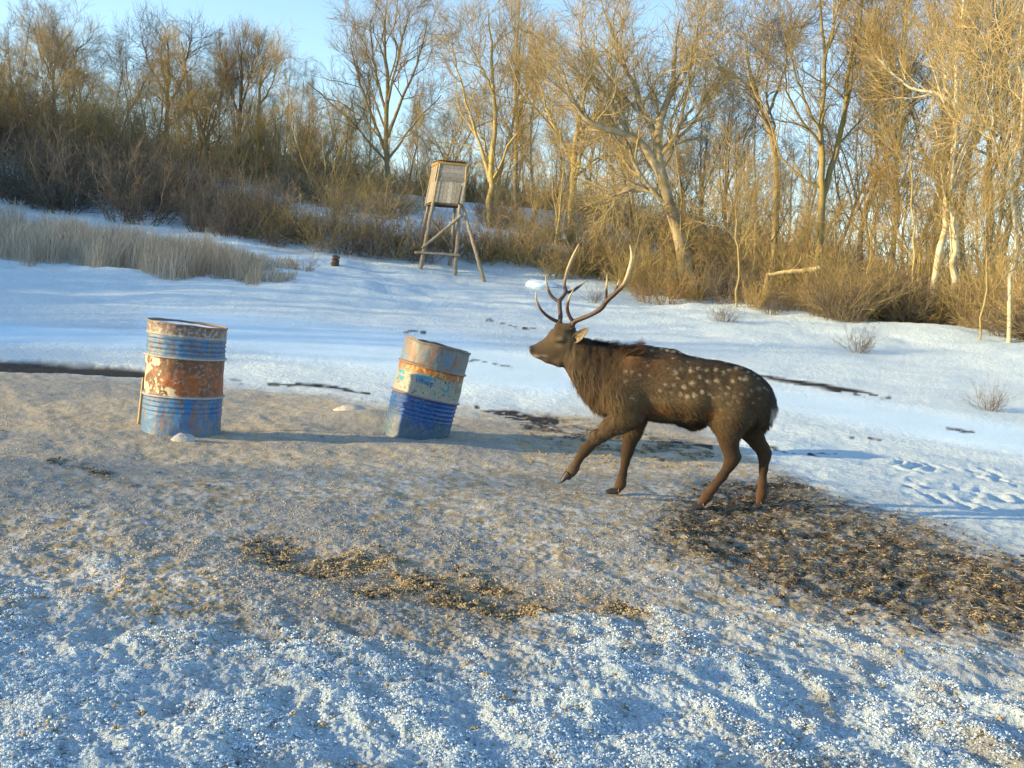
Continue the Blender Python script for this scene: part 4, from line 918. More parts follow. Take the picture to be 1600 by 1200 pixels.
VAR = dict(
    oak=[variant('oak', 100 + i, 10, (B_OAK, B_DARK, B_OAK)[i], (B_TWIG, B_GREY, B_TWIG)[i]) for i in range(3)],
    aspen=[variant('aspen', 200 + i, 10, (B_GOLD, B_OAK, B_DARK)[i], (B_TWIG, B_TWIG, B_GREY)[i], nst=(1, 2, 1)[i]) for i in range(3)],
    scrub=[variant('scrub', 300 + i, 6, (B_GOLD, B_OAK, B_DARK)[i], (B_GTW, B_TWIG, B_GREY)[i], nst=(3, 4, 3)[i], lean=.12) for i in range(3)])
def put_tree(kind, vi, x, y, s, rz, label, group, cat='tree', name=None, meshes=None, sink=.0, tilt=0):
    tm, cm = meshes or VAR[kind][vi]
    t = bpy.data.objects.new(name or {'oak': 'bare_tree', 'aspen': 'slender_tree', 'scrub': 'scrub_tree'}[kind], None); COL.objects.link(t)
    t.location = (x, y, G1(x, y) - sink); t.rotation_euler = (tilt, 0, rz); t.scale = (s, s, s * (1 if tilt == 0 else 1))
    tag(t, label, cat, group)
    link(bpy.data.objects.new('trunk', tm), t); link(bpy.data.objects.new('crown', cm), t); return t
def at_u(u, Y): return float(P(u, 400, Y)[0])
# trees with a shape of their own: trunk and limb lines in picture pixels at a given distance
def hero(label, Y, lines, kind, seed, mt, mc, name='bare_tree', lvscale=None, wk=.74):
    rng = np.random.default_rng(seed); f = lines[0][0]; b = P(f[0], f[1], Y); gz = G1(b[0], b[1]); L = []
    for li, ln in enumerate(lines):
        dy = 0; pts = []
        n = len(ln); slope = (rng.random() - .5) * 1.6 if li else 0
        for i, (u, v, w) in enumerate(ln):
            p = P(u, v, Y + slope * i / n * 1.5); pts.append(np.append(p, w * Y / FPX / 2 * wk))
        pts = np.array(pts)
        if li == 0: pts[0, 2] = gz - .25
        q = resample(pts, 14); wob = rng.normal(size=(14, 3)) * np.array([.5, 1, .4]) * .05; wob[0] = 0
        q[:, :3] += wob; q[:, :3] -= [b[0], b[1], gz]; L.append((q[:, :3], q[:, 3]))
    lv = LV(kind)
    if lvscale: lv[0] = {**lv[0], **{k_: (v_ * 1.25 if k_ == 'lf' else v_) for k_, v_ in lvscale.items()}}
    (tv, tf), (cv, cf) = grow(rng, L, lv)
    tm, cm = npmesh('trunk', tv, tf, mt), npmesh('crown', cv, cf, mc)
    t = bpy.data.objects.new(name, None); COL.objects.link(t); t.location = (b[0], b[1], gz); tag(t, label, 'tree')
    link(bpy.data.objects.new('trunk', tm), t); link(bpy.data.objects.new('crown', cm), t); return t
hero('large pale tree leaning left over the brush, with a heavy crooked limb reaching left', 27.6, [[(1084, 440, 26), (1068, 390, 22), (1048, 325, 19), (1031, 262, 17), (1030, 210, 14), (1045, 150, 9), (1052, 95, 6), (1062, 30, 2)],
      [(1036, 280, 14), (1008, 232, 13), (975, 208, 11), (945, 200, 9), (915, 187, 7), (892, 150, 5), (880, 105, 2)], [(1029, 225, 11), (1005, 170, 9), (985, 120, 7), (962, 60, 5), (940, 2, 2)],
      [(985, 212, 7), (955, 160, 6), (930, 120, 4), (905, 70, 2)], [(1040, 160, 6), (1075, 110, 5), (1090, 60, 2)], [(1052, 330, 9), (1020, 300, 7), (985, 298, 6), (958, 306, 3)], [(1031, 240, 7), (1060, 200, 5), (1088, 160, 2)]], 'oak', 1, bark('leaning_bark', (.38, .33, .22), (.22, .17, .09)), B_TWIG, lvscale=dict(lf=.34, n=8), wk=1.0)
hero('tall broad bare tree with a wide rounded crown, left of the hide', 50, [[(612, 345, 13), (606, 270, 11), (603, 200, 10), (606, 120, 8), (600, 60, 5), (604, 12, 2)], [(604, 240, 8), (580, 180, 6), (560, 120, 5), (545, 60, 2)],
      [(605, 215, 8), (630, 150, 6), (655, 90, 4), (668, 35, 2)], [(603, 180, 6), (585, 100, 5), (578, 30, 2)], [(606, 160, 6), (625, 80, 4), (640, 18, 2)], [(606, 250, 6), (650, 190, 4), (690, 150, 2)]], 'oak', 2, B_OAK, B_TWIG, lvscale=dict(lf=.42))
hero('golden multi-stemmed tree just right of the hide', 40, [[(765, 380, 15), (766, 310, 14), (768, 260, 12), (773, 190, 9), (770, 130, 7), (768, 70, 5), (765, 15, 2)], [(766, 285, 9), (748, 220, 7), (732, 170, 5), (715, 110, 4), (705, 60, 2)],
      [(766, 300, 8), (790, 240, 6), (806, 170, 5), (812, 100, 4), (815, 30, 2)], [(770, 330, 6), (785, 260, 4), (796, 200, 2)], [(772, 150, 6), (750, 100, 4), (728, 60, 2)]], 'oak', 3, B_GOLD, B_TWIG, lvscale=dict(lf=.34, n=9))
hero('tall slim tree with a steep narrow crown between the hide and the leaning tree', 44, [[(806, 345, 11), (806, 260, 9), (806, 180, 8), (806, 110, 6), (808, 55, 4), (812, 0, 2)], [(806, 200, 5), (826, 130, 4), (845, 70, 2)]], 'aspen', 4, B_OAK, B_TWIG)
hero('pale birch-like tree with twin white trunks at the right side of the wood', 24.0, [[(1456, 470, 13), (1466, 400, 12), (1480, 330, 11), (1488, 250, 10), (1494, 190, 9), (1494, 120, 7), (1500, 50, 5), (1512, -50, 3)],
      [(1487, 515, 12), (1490, 430, 12), (1490, 360, 11), (1488, 300, 8), (1489, 255, 7)], [(1492, 165, 8), (1462, 145, 7), (1430, 138, 5), (1400, 118, 4), (1372, 90, 2)], [(1494, 150, 6), (1520, 100, 5), (1535, 40, 3), (1545, -40, 2)], [(1493, 175, 5), (1475, 110, 4), (1462, 40, 2)]], 'aspen', 5, B_PALE, B_GTW, name='pale_tree', lvscale=dict(lf=.22, n=8), wk=.8)
hero('tall mossy tree forking low into two steep trunks right of the leaning tree', 31, [[(1285, 400, 17), (1284, 330, 15), (1285, 270, 13), (1284, 190, 10), (1290, 120, 8), (1286, 50, 6), (1275, -60, 3)], [(1286, 310, 13), (1304, 250, 12), (1320, 180, 10), (1328, 100, 8), (1345, 30, 5), (1352, -60, 3)],
      [(1285, 210, 7), (1255, 150, 5), (1235, 90, 4), (1222, 30, 2)], [(1322, 150, 6), (1350, 90, 5), (1365, 20, 2)], [(1288, 90, 5), (1305, 30, 4), (1312, -40, 2)]], 'oak', 6, B_GOLD, B_TWIG, lvscale=dict(lf=.30, n=9))
hero('dark curving tree with a rounded fine-twigged crown before the gap of sky', 36, [[(1218, 350, 13), (1214, 280, 12), (1206, 220, 11), (1190, 170, 9), (1178, 130, 7), (1170, 90, 4), (1168, 70, 2)], [(1196, 185, 7), (1215, 140, 5), (1228, 100, 3), (1232, 70, 2)], [(1184, 150, 6), (1155, 125, 5), (1128, 110, 3), (1105, 100, 2)], [(1178, 130, 5), (1190, 95, 3), (1200, 60, 2)]], 'oak', 7, B_OAK, B_GREY, lvscale=dict(lf=.40, n=10))
hero('stout mossy trunk with a ragged crown left of the leaning tree', 38, [[(893, 370, 16), (894, 310, 14), (897, 250, 12), (903, 195, 9), (918, 130, 6), (930, 60, 3)], [(896, 260, 9), (872, 210, 7), (850, 160, 5), (838, 110, 2)], [(900, 215, 7), (935, 170, 5), (960, 120, 2)], [(896, 280, 7), (930, 250, 5), (968, 240, 2)]], 'oak', 8, B_GOLD, B_GTW, lvscale=dict(lf=.45, n=11))
hero('forked tree with two pale limbs spreading in a V above the bright snowbank', 50, [[(321, 330, 9), (321, 270, 9), (319, 222, 9), (308, 190, 7), (296, 150, 6), (290, 100, 4), (284, 66, 2)], [(320, 225, 7), (334, 190, 5), (344, 150, 4), (352, 100, 2)], [(300, 165, 4), (276, 130, 3), (262, 95, 2)]], 'oak', 9, B_OAK, B_TWIG, lvscale=dict(lf=.34, n=8))
hero('dark tree with a knotted tuft at its top, highest of its cluster at left', 54, [[(262, 300, 10), (260, 230, 9), (262, 160, 8), (264, 110, 6), (262, 62, 3)], [(262, 170, 6), (288, 120, 5), (292, 90, 4), (300, 62, 2)], [(261, 150, 5), (235, 105, 4), (222, 62, 2)]], 'oak', 10, B_DARK, B_GREY, lvscale=dict(lf=.34, n=9))
hero('pale wide-forking tree standing above the wood near the left edge', 54, [[(82, 330, 8), (80, 250, 8), (84, 170, 7), (84, 120, 5), (92, 80, 4), (112, 48, 2)], [(84, 130, 5), (66, 90, 4), (54, 50, 2)], [(84, 150, 4), (104, 110, 3), (126, 70, 2)]], 'oak', 12, B_OAK, B_TWIG, lvscale=dict(lf=.34, n=9))
hero('tall slender dark tree rising above the thicket, left of the wide-crowned tree', 50, [[(372, 320, 9), (373, 250, 9), (374, 180, 8), (377, 120, 5), (376, 66, 2)], [(374, 190, 5), (360, 140, 4), (352, 95, 2)], [(375, 170, 5), (392, 120, 4), (398, 85, 2)]], 'aspen', 13, B_DARK, B_GREY)
hero('thin crooked tree with a forked tip beside the tall slender dark tree', 50, [[(400, 320, 7), (402, 240, 7), (404, 180, 6), (408, 120, 4), (416, 86, 2)], [(404, 165, 4), (424, 135, 3), (430, 110, 2)]], 'oak', 14, B_GOLD, B_TWIG, lvscale=dict(lf=.28, n=8))
hero('white-barked twisted tree at the right edge', 20, [[(1580, 520, 10), (1582, 440, 9), (1588, 370, 8), (1578, 300, 8), (1586, 240, 7), (1600, 160, 6), (1590, 90, 5), (1600, 0, 3)], [(1580, 300, 5), (1560, 240, 4), (1548, 180, 3), (1552, 100, 2)]], 'oak', 15, B_PALE, B_GTW, name='pale_tree', lvscale=dict(lf=.22, n=9))
hero('dark heavy-limbed tree behind the twin white trunks', 33, [[(1545, 420, 15), (1548, 330, 13), (1546, 250, 11), (1556, 180, 9), (1570, 100, 7), (1575, 0, 4)], [(1548, 260, 9), (1575, 215, 7), (1600, 195, 6), (1640, 160, 3)], [(1548, 200, 7), (1520, 140, 5), (1510, 60, 3)]], 'oak', 16, B_DARK, B_GREY, lvscale=dict(lf=.38))
hero('straight golden trunk halfway between the low-forking tree and the twin white trunks', 30, [[(1396, 420, 12), (1400, 330, 11), (1404, 240, 9), (1408, 150, 7), (1414, 60, 5), (1418, -60, 3)], [(1404, 250, 6), (1382, 180, 5), (1372, 100, 3)]], 'aspen', 17, B_GOLD, B_GTW)
# thin saplings in front of the wood
for i, (u, v, ut, vt, Y, lab) in enumerate([(1152, 470, 1152, 290, 25, 'thin bare sapling standing above the brush left of the fallen log'), (1176, 450, 1184, 300, 27, 'leaning bare sapling close beside the fallen log'), (1352, 440, 1368, 310, 25, 'slim crooked sapling in the brush right of the fallen log'),
        (1530, 520, 1548, 300, 20, 'pale slim sapling leaning right near the right edge'), (1428, 470, 1424, 230, 24, 'upright golden sapling left of the twin white trunks')]):
    hero(lab, Y, [[(u, v, 4.5), ((u * 2 + ut) / 3 + 2, (v * 2 + vt) / 3, 4), ((u + ut * 2) / 3 - 2, (v + vt * 2) / 3, 3), (ut, vt, 1.5)]], 'aspen', 30 + i, B_GOLD, B_GTW, name='sapling', lvscale=dict(n=8, lf=.30))
# ranks of trees nothing tells apart, by stretch of the wood
rng = np.random.default_rng(77)
def rank(us, ys, kinds, sc, label, group, n, zmin=None):
    for i in range(n):
        u = us[0] + (us[1] - us[0]) * (i + rng.random()) / n; y = ys[0] + (ys[1] - ys[0]) * rng.random()
        x = at_u(u, y); k, vi = kinds[rng.integers(len(kinds))]
        put_tree(k, vi, x, y, sc[0] + (sc[1] - sc[0]) * rng.random(), rng.random() * 6.283, label, group)
rank((-90, 120), (48, 60), [('oak', 1), ('aspen', 2), ('oak', 0)], (.46, .64), 'dark bare tree in the wood left of the pale wide-forking tree or beneath it', 'trees of the dark wood at far left', 10)
rank((110, 250), (48, 60), [('oak', 1), ('aspen', 2), ('oak', 0)], (.46, .64), 'dark bare tree between the pale wide-forking tree and the knotted-top tree', 'trees between the pale forking tree and the knotted-top tree', 5)
rank((265, 420), (50, 62), [('oak', 0), ('aspen', 1), ('aspen', 0), ('oak', 2)], (.52, .70), 'brown bare tree on the slope above the bright snowbank', 'trees above the bright snowbank', 7)
rank((420, 585), (50, 62), [('oak', 0), ('aspen', 1), ('aspen', 0), ('oak', 2)], (.52, .70), 'brown bare tree on the slope left of the tall wide-crowned tree', 'trees left of the wide-crowned tree', 6)
rank((620, 760), (52, 64), [('oak', 0), ('aspen', 1), ('oak', 2)], (.58, .76), 'bare tree on the snowy hillside straight behind the hide', 'trees straight behind the hide', 4)
rank((780, 960), (50, 64), [('oak', 0), ('aspen', 1), ('oak', 2)], (.62, .80), 'bare tree on the hillside behind the stout mossy trunk', 'trees behind the stout mossy trunk', 6)
rank((960, 1130), (42, 60), [('oak', 0), ('aspen', 2), ('oak', 1)], (.55, .75), 'dark bare tree in the deeper wood behind the leaning tree', 'trees behind the leaning tree', 6)
rank((1110, 1250), (38, 55), [('oak', 1), ('aspen', 0), ('aspen', 1)], (.66, .84), 'bare tree behind the dark curving tree', 'trees behind the dark curving tree', 5)
rank((1230, 1390), (36, 55), [('oak', 1), ('aspen', 0), ('aspen', 1), ('aspen', 2)], (.9, 1.15), 'bare tree in the wood behind the low-forking tree', 'trees behind the low-forking tree', 4)
rank((1390, 1680), (31, 48), [('oak', 0), ('aspen', 0), ('aspen', 1), ('oak', 2)], (1.0, 1.3), 'golden bare tree crowding behind the twin white trunks', 'trees behind the twin white trunks', 6)
rank((-60, 200), (38, 48), [('scrub', 1), ('scrub', 0), ('scrub', 2)], (.6, .85), 'low tangled scrub tree in the shaded thicket at far left', 'scrub trees at far left', 13)
rank((230, 560), (46, 56), [('scrub', 1), ('scrub', 0)], (.6, .85), 'low tangled scrub tree on the slope above the bright snowbank', 'scrub trees above the snowbank', 14)
rank((640, 1040), (36, 46), [('scrub', 0), ('scrub', 1), ('scrub', 0)], (.5, .85), 'low tangled golden scrub tree between the hide and the leaning tree', 'scrub trees right of the hide', 6)
rank((1060, 1350), (27, 38), [('scrub', 0), ('scrub', 1)], (.55, .85), 'low tangled golden scrub tree behind the fallen log', 'scrub trees behind the fallen log', 4)
rank((1350, 1680), (25, 36), [('scrub', 0), ('scrub', 1)], (.55, .85), 'low tangled golden scrub tree round the twin white trunks', 'scrub trees round the white trunks', 4)
# shrubs
def shrub_mesh(seed, H, nst, spread, mt, kx=(6, 4), wander=.17):
    r = np.random.default_rng(seed); a = r.random(nst) * 6.283; rad = np.sqrt(r.random(nst)) * spread * .55
    p = np.stack([np.cos(a) * rad, np.sin(a) * rad, np.full(nst, -.1)], 1); d = norm(np.stack([np.cos(a) * (.1 + 1.0 * r.random(nst)) * spread, np.sin(a) * (.1 + 1.0 * r.random(nst)) * spread, np.ones(nst)], 1) + r.normal(size=(nst, 3)) * .12)
    L = H * (.4 + .75 * r.random(nst)); m = 7; pts = [p]
    for s in range(m - 1): d = norm(d + r.normal(size=d.shape) * wander + [0, 0, .03]); p = p + d * (L / (m - 1))[:, None]; pts.append(p)
    Pp = np.stack(pts, 1); Rp = (.006 + .009 * r.random(nst))[:, None] * np.linspace(1, .5, m)[None]
    ps = [tubes(Pp, Rp, 4)]
    for j, n in enumerate(kx):
        Pp, Rp = kids(r, Pp, Rp, n, .12, 1, (20, 70), .45, 4 - j, .22, .04, rf=.8, minr=.0045, Lmin=.14); ps.append(tubes(Pp, Rp, 3))
    V = []; F = []; k = 0
    for v, f in ps: V.append(v); F.append(f + k); k += len(v)
    return npmesh('shrub', np.concatenate(V), np.concatenate(F), mt)
SH = dict(grey=[shrub_mesh(400 + i, 2.0, 34, .9, B_GREY) for i in range(3)], gold=[shrub_mesh(410 + i, 2.4, 40, .8, B_GTW) for i in range(2)], brown=[shrub_mesh(420 + i, 2.2, 36, .9, B_TWIG) for i in range(2)], russet=[shrub_mesh(430, 1.3, 26, 1.0, B_RTW, (5, 3))])
def put_shrub(kind, x, y, s, label, group=None, sz=1, name='shrub', sink=0):
    uu_, vv_ = proj(np.array([x, y, G1(x, y)]))
    if 1165 < uu_ < 1300 and y < 26.6: s *= .55
    if 1050 < uu_ < 1110 and y < 28: s *= .6
    if 1430 < uu_ < 1515 and y < 24.5: s *= .8
    m = SH[kind][rng.integers(len(SH[kind]))]; o = bpy.data.objects.new(name, m); COL.objects.link(o)
    o.location = (x, y, G1(x, y) - sink); o.rotation_euler = (0, 0, rng.random() * 6.283); o.scale = (s, s, s * sz); return tag(o, label, 'shrub', group)
def band(us, off, kinds, sc, n, label, group, sz=(.8, 1.1)):
    """shrubs along the wood's edge, off metres behind its front line"""
    for i in range(n):
        u = us[0] + (us[1] - us[0]) * (i + rng.random()) / n; o_ = off[0] + (off[1] - off[0]) * rng.random(); y = 26.0
        for _ in range(6): y = float(edge_y(at_u(u, y))) + o_
        put_shrub(kinds[rng.integers(len(kinds))], at_u(u, y), y, sc[0] + (sc[1] - sc[0]) * rng.random(), label, group, sz[0] + (sz[1] - sz[0]) * rng.random())
band((-60, 130), (4.2, 15), ['grey'], (.8, 1.4), 22, 'grey shrub in the thicket behind the left half of the reeds', 'shrubs behind the left half of the reeds')
band((130, 290), (4.0, 15), ['grey'], (.9, 1.5), 20, 'grey shrub in the dark thicket left of the bright snowbank', 'shrubs left of the bright snowbank')
band((290, 420), (2.5, 9), ['grey'], (.55, 1.0), 20, 'low grey shrub below the bright snowbank', 'shrubs below the bright snowbank')
band((400, 540), (.8, 6), ['grey', 'grey', 'brown'], (.5, .75), 13, 'grey leafless shrub around and behind the tree stump', 'shrubs around the tree stump')
band((540, 660), (.8, 5), ['grey', 'grey', 'brown'], (.5, .75), 10, 'grey leafless shrub between the tree stump and the hide', 'shrubs between the stump and the hide')
band((655, 760), (1.5, 5), ['grey', 'grey', 'brown'], (.45, .7), 9, 'grey leafless shrub behind the poles of the hide', 'shrubs behind the hide')
band((760, 915), (.8, 5), ['grey', 'grey', 'brown'], (.5, .8), 14, 'grey leafless shrub between the hide and the golden shrubs', 'shrubs right of the hide')
band((915, 1090), (.3, 4), ['gold', 'brown', 'gold'], (.6, .95), 16, 'golden brown shrub round the foot of the leaning tree', 'shrubs at the foot of the leaning tree')
band((1090, 1200), (.2, 4), ['brown', 'gold', 'brown', 'grey'], (.5, .85), 12, 'brown shrub between the leaning tree and the fallen log', 'shrubs left of the fallen log')
band((1200, 1340), (.2, 4), ['brown', 'brown', 'grey'], (.5, .8), 13, 'brown leafless shrub in the brush below the fallen log', 'shrubs below the fallen log')
band((1330, 1450), (.0, 4), ['grey', 'brown', 'grey'], (.45, .7), 13, 'dark shrub left of the foot of the twin white trunks', 'shrubs left of the white trunks')
band((1450, 1680), (.0, 4), ['grey', 'brown', 'grey'], (.42, .62), 20, 'dark shrub between the twin white trunks and the right edge', 'shrubs right of the white trunks')
band((1090, 1380), (4.5, 10), ['gold', 'brown'], (.6, .95), 14, 'tall golden shrub standing behind the fallen log', 'tall shrubs behind the fallen log')
band((1380, 1680), (4.5, 10), ['gold', 'brown'], (.55, .9), 14, 'tall golden shrub behind the foot of twin white trunks', 'tall shrubs behind the white trunks')
band((420, 640), (9, 22), ['brown', 'grey'], (.6, 1.0), 20, 'brown shrub on the open snowy slope left of the hide', 'shrubs on the slope left of the hide')
band((740, 960), (8, 22), ['brown', 'grey'], (.55, .95), 15, 'brown shrub on the open snowy slope right of the hide', 'shrubs on the slope right of the hide')
for (u, v, Y, k, s, lab) in [(1008, 482, 26.2, 'russet', .50, 'small dead weed tuft on the snow below the golden shrubs'), (1132, 503, 21.5, 'grey', .30, 'low grey tuft on the snow under the fallen log'), (1032, 470, 26.0, 'russet', .75, 'reddish brown tuft at the very front of the brush'),
        (928, 470, 24.5, 'grey', .22, 'tiny twiggy tuft behind the antlers'), (1085, 470, 26.5, 'russet', .85, 'reddish shrub against the foot of the leaning tree'), (1550, 600, 12.5, 'grey', .20, 'sparse weed stalks on the snow at the right edge'), (470, 425, 24.5, 'russet', .40, 'pale weed tuft on the snow left of the hide'), (1345, 520, 18.0, 'grey', .28, 'small dark sprig on the snow at right')]:
    p = P(u, v, Y); put_shrub(k, p[0], Y, s, lab, name='weed_tuft')
# labels by place within each rank of trees
ORD = 'first second third fourth fifth sixth seventh eighth ninth tenth eleventh twelfth thirteenth fourteenth fifteenth'.split()
LOOK = {}
for k_, names in dict(oak=('spreading brown', 'spreading dark', 'wide-limbed brown'), aspen=('straight golden', 'twin-stemmed brown', 'straight dark'), scrub=('golden', 'brown', 'dark')).items():
    for m_, nm in zip(VAR[k_], names): LOOK[m_[0].name] = nm
WHERE = {'trees of the dark wood at far left': 'tree in the dark wood at far left', 'trees between the pale forking tree and the knotted-top tree': 'tree between pale forking and knotted-top trees', 'trees above the bright snowbank': 'tree above the bright snowbank', 'trees left of the wide-crowned tree': 'tree just left of the wide-crowned tree',
    'trees straight behind the hide': 'tree straight behind the hide', 'trees behind the stout mossy trunk': 'tree behind the stout mossy trunk', 'trees behind the leaning tree': 'tree behind the leaning tree', 'trees behind the dark curving tree': 'tree behind the dark curving tree', 'trees behind the low-forking tree': 'tree behind the low-forking tree',
    'trees behind the twin white trunks': 'tree behind the twin white trunks', 'scrub trees at far left': 'scrub tree in the far left thicket', 'scrub trees above the snowbank': 'scrub tree above the bright snowbank', 'scrub trees right of the hide': 'scrub tree right of the hide', 'scrub trees behind the fallen log': 'scrub tree behind the fallen log', 'scrub trees round the white trunks': 'scrub tree round the twin white trunks'}
for g_, w_ in WHERE.items():
    mem = sorted([o for o in COL.objects if o.get('group') == g_], key=lambda o: float(proj(np.array(o.location))[0]))
    for i_, o in enumerate(mem):
        look = LOOK[[c for c in o.children if c.name.startswith('trunk')][0].data.name]; pl = 'leftmost' if i_ == 0 else ('rightmost' if i_ == len(mem) - 1 else ORD[i_] + ' from left')
        o['label'] = look + ' ' + w_ + ', ' + pl
ORD += 'sixteenth seventeenth eighteenth nineteenth twentieth twenty-first twenty-second'.split()
for g_ in sorted({o.get('group') for o in COL.objects if o.get('category') == 'shrub' and o.get('group')}):
    mem = sorted([o for o in COL.objects if o.get('group') == g_], key=lambda o: float(proj(np.array(o.location))[0]))
    hs = sorted(mem, key=lambda o: -o.scale[2])
    for i_, o in enumerate(mem):
        o['label'] = o['label'] + ', ' + ('leftmost' if i_ == 0 else ('rightmost' if i_ == len(mem) - 1 else ORD[i_] + ' from left'))
# the far wood, one mass
def mass(name, spots_, src, seed):
    r = np.random.default_rng(seed); V = []; F = []; MI = []; k = 0; mats = []
    cache = {}
    for m in src:
        a = np.empty(len(m.vertices) * 3, np.float32); m.vertices.foreach_get('co', a); f = np.empty(len(m.loops), np.int32); m.loops.foreach_get('vertex_index', f); cache[m.name] = (a.reshape(-1, 3), f.reshape(-1, 4))
        if m.materials[0] not in mats: mats.append(m.materials[0])
    for (x, y, s, pair) in spots_:
        t = r.random() * 6.283; c_, s_ = math.cos(t), math.sin(t); z = G1(x, y)
        for m in pair:
            a, f = cache[m.name]; W = np.stack([a[:, 0] * c_ - a[:, 1] * s_, a[:, 0] * s_ + a[:, 1] * c_, a[:, 2]], 1) * s + [x, y, z]
            V.append(W.astype(np.float32)); F.append(f + k); MI.append(np.full(len(f), mats.index(m.materials[0]))); k += len(a)
    return tag(nobj(name, np.concatenate(V), np.concatenate(F), mats, fmat=np.concatenate(MI)), kind='stuff')
def lowvar(kind, seed, mt, mc, H=10):
    r = np.random.default_rng(seed); L = [stem_line(r, (0, 0, -.3), (.05, .03, 1), H, H * .013, wander=.08)]
    lv = [dict(n=12, t0=.25, t1=.97, ang=(30, 60), lf=.42, m=6, wander=.15, up=.08, rf=.5), dict(n=7, t0=.2, t1=1, ang=(25, 60), lf=.5, m=4, wander=.2, up=.06, minr=.013), dict(n=6, t0=.15, t1=1, ang=(20, 60), lf=.55, m=3, wander=.2, up=.04, minr=.008, Lmin=.3)]
    (a, b), (c, d) = grow(r, L, lv); return npmesh('t', a, b, mt), npmesh('c', c, d, mc)
LO = [lowvar('x', 500 + i, (B_OAK, B_DARK, B_GOLD)[i], (B_TWIG, B_GREY, B_TWIG)[i]) for i in range(3)]
sp = []
for i in range(62):
    u = -120 + 1850 * (i + rng.random()) / 62; y = 64 + 22 * rng.random(); sc = np.interp(u, [0, 300, 520, 800, 1200, 1600], [.56, .50, .58, .64, .9, 1.3]) * (.8 + .3 * rng.random()); sp.append((at_u(u, y), y, sc, LO[rng.integers(3)]))
mass('far_wood', sp, [m for p in LO for m in p], 1)
sp = []
for i in range(230):
    u = -100 + 1800 * (i + rng.random()) / 230; y = np.interp(u, [0, 700, 1100, 1600], [42, 40, 38, 30]) + 20 * rng.random()
    if 230 < u < 980: y = (54 if u < 560 else 59) + 10 * rng.random()
    sp.append((at_u(u, y), y, .8 + .8 * rng.random(), [(SH['brown'] + SH['grey'] + SH['gold'][:1])[rng.integers(6)]]))
mass('undergrowth', sp, SH['brown'] + SH['grey'] + SH['gold'][:1], 2)
# wood outside the picture on the left; it throws the shade over the snow
sp = []
for i in range(70): sp.append((-27 - 10 * rng.random(), 7 + 38 * (i + rng.random()) / 70, .42 + .15 * rng.random(), LO[rng.integers(3)]))
mass('side_wood', sp, [m for p in LO for m in p], 3)
sp = []
for i in range(16): sp.append((-22 - 10 * rng.random(), -10 + 9 * (i + rng.random()) / 16, .40 + .16 * rng.random(), LO[rng.integers(3)]))  # low trees added out of view to dapple the foreground with shade
mass('near_shade_trees', sp, [m for p in LO for m in p], 7)
sp = []
for i in range(110): sp.append((-24 - 8 * rng.random(), 6 + 36 * (i + rng.random()) / 110, .9 + .5 * rng.random(), [SH['grey'][rng.integers(3)]]))
mass('side_thicket', sp, SH['grey'], 4)
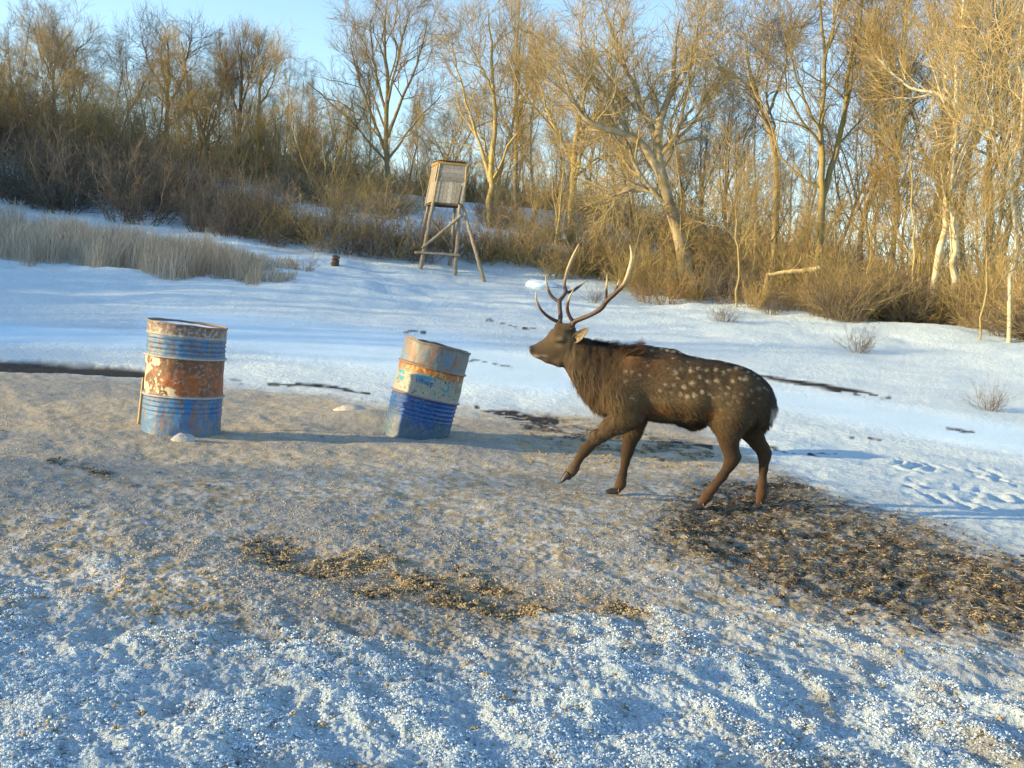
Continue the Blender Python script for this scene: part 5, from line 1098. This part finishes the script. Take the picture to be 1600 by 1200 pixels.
# reeds and dry grass
def reeds():
    r = np.random.default_rng(9); n = 27000; u = -80 + 545 * r.random(n) ** .9
    dep = r.random(n); y = 23.0 + 4.6 * dep + np.interp(u, [0, 200, 420], [.0, -.7, -1.2]) + (fb2(u / 40, dep * 0 + 3, 1, 3, 77) - .5) * 2.2; x = P(u, 400 + 0 * u, y)[:, 0]
    cl = fb2(x, y, .5, 3, 5); k = cl > .27 + .27 * ss(300, 455, u); x, y, u, cl = x[k], y[k], u[k], cl[k]; n = len(x); z = G(x, y) + 0
    H = .72 * np.interp(u, [-80, 100, 320, 385, 425, 465], [1.15, 1.05, .85, .55, .38, .22]) * (.15 + 1.0 * r.random(n) ** 1.1) * (.35 + .8 * fb2(x, y, .5, 3, 8) + .6 * fb2(x, y, 2.0, 2, 18))
    a = r.random(n) * 6.283; le = (.08 + .50 * r.random(n) ** 2); dx, dy = np.cos(a) * le + .14 * (fb2(x, y, 1.5, 2, 31) - .3), np.sin(a) * le
    w = .0018 + .0022 * r.random(n); pts = []
    for q in (0, .4, .75, 1): pts.append(np.stack([x + dx * H * q ** 1.8, y + dy * H * q ** 1.8, z - .05 + H * (q - .12 * q ** 3 * le * 3)], 1))
    sd = np.array([1, 0, 0]); V = []
    for p, f in zip(pts, (1, 1, 1.3, .6)): V += [p - sd * w[:, None] * f, p + sd * w[:, None] * f]
    V = np.stack(V, 1); q = np.arange(n)[:, None] * 8; F = np.concatenate([q + [0, 1, 3, 2], q + [2, 3, 5, 4], q + [4, 5, 7, 6]])
    c = lerp(np.array([.26, .23, .19]), np.array([.50, .45, .37]), r.random((n, 1))) * (.6 + .75 * fb2(x, y, 1.6, 3, 15))[:, None]
    tag(nobj('dry_reeds', V.reshape(-1, 3), F, mat('reed', rough=.8, vc=True, spec=.2), col=np.repeat(c, 8, 0)), kind='stuff')
reeds()
# fallen log caught in the brush, stump
def log():
    Y = 26.0; a, b = P(1200, 430, Y), P(1283, 420, Y); mb = MB(); gz = G1(a[0], a[1])
    rod(mb, [a, a * .66 + b * .34 + [0, 0, .02], a * .33 + b * .67, b], [.045, .062, .07, .085], 10, n=24, col=(.62, .50, .25), jit=.02, seed=2)
    o = tag(empty('fallen_trunk', (a[0], a[1], gz), 'pale barkless broken trunk lying aslant in the brush under the low-forking tree', 'fallen trunk'), None)
    mw = mat('bare_wood', vc=True, rough=.8, noise=(10, .75, 1.2), bump=(25, .5, .01)); org = np.array([a[0], a[1], gz]); mb.build('log', mw, o, origin=org)
    mb = MB(); rod(mb, [[a[0] - .05, a[1], gz - .2], a + [-.03, 0, -.3], a + [0, 0, .04]], [.10, .075, .05], 9, n=14, col=(.26, .20, .11), jit=.02, seed=3); mb.build('stump', mw, o, origin=org)
    mb = MB(); c = b * .4 + a * .6; rod(mb, [c, c + [.25, .1, .28], c + [.3, .1, .5]], [.025, .016, .006], 6, n=10, col=(.4, .3, .15)); mb.build('branch', mw, o, origin=org)
log()
def stump():
    p = P(524, 402, 26.6); gz = G1(p[0], p[1]); mb = MB(); rod(mb, [[0, 0, -.2], [0, 0, .08], [.02, 0, .20]], [.13, .11, .10], 12, n=12, col=(.09, .065, .05), jit=.03, seed=4); o = mb.build('tree_stump', mat('stump_wood', rough=.9, vc=True, noise=(12, .7, 1.3))); o.location = (p[0], p[1], gz); tag(o, 'short brown tree stump at the edge of the thicket left of the hide', 'stump')
stump()
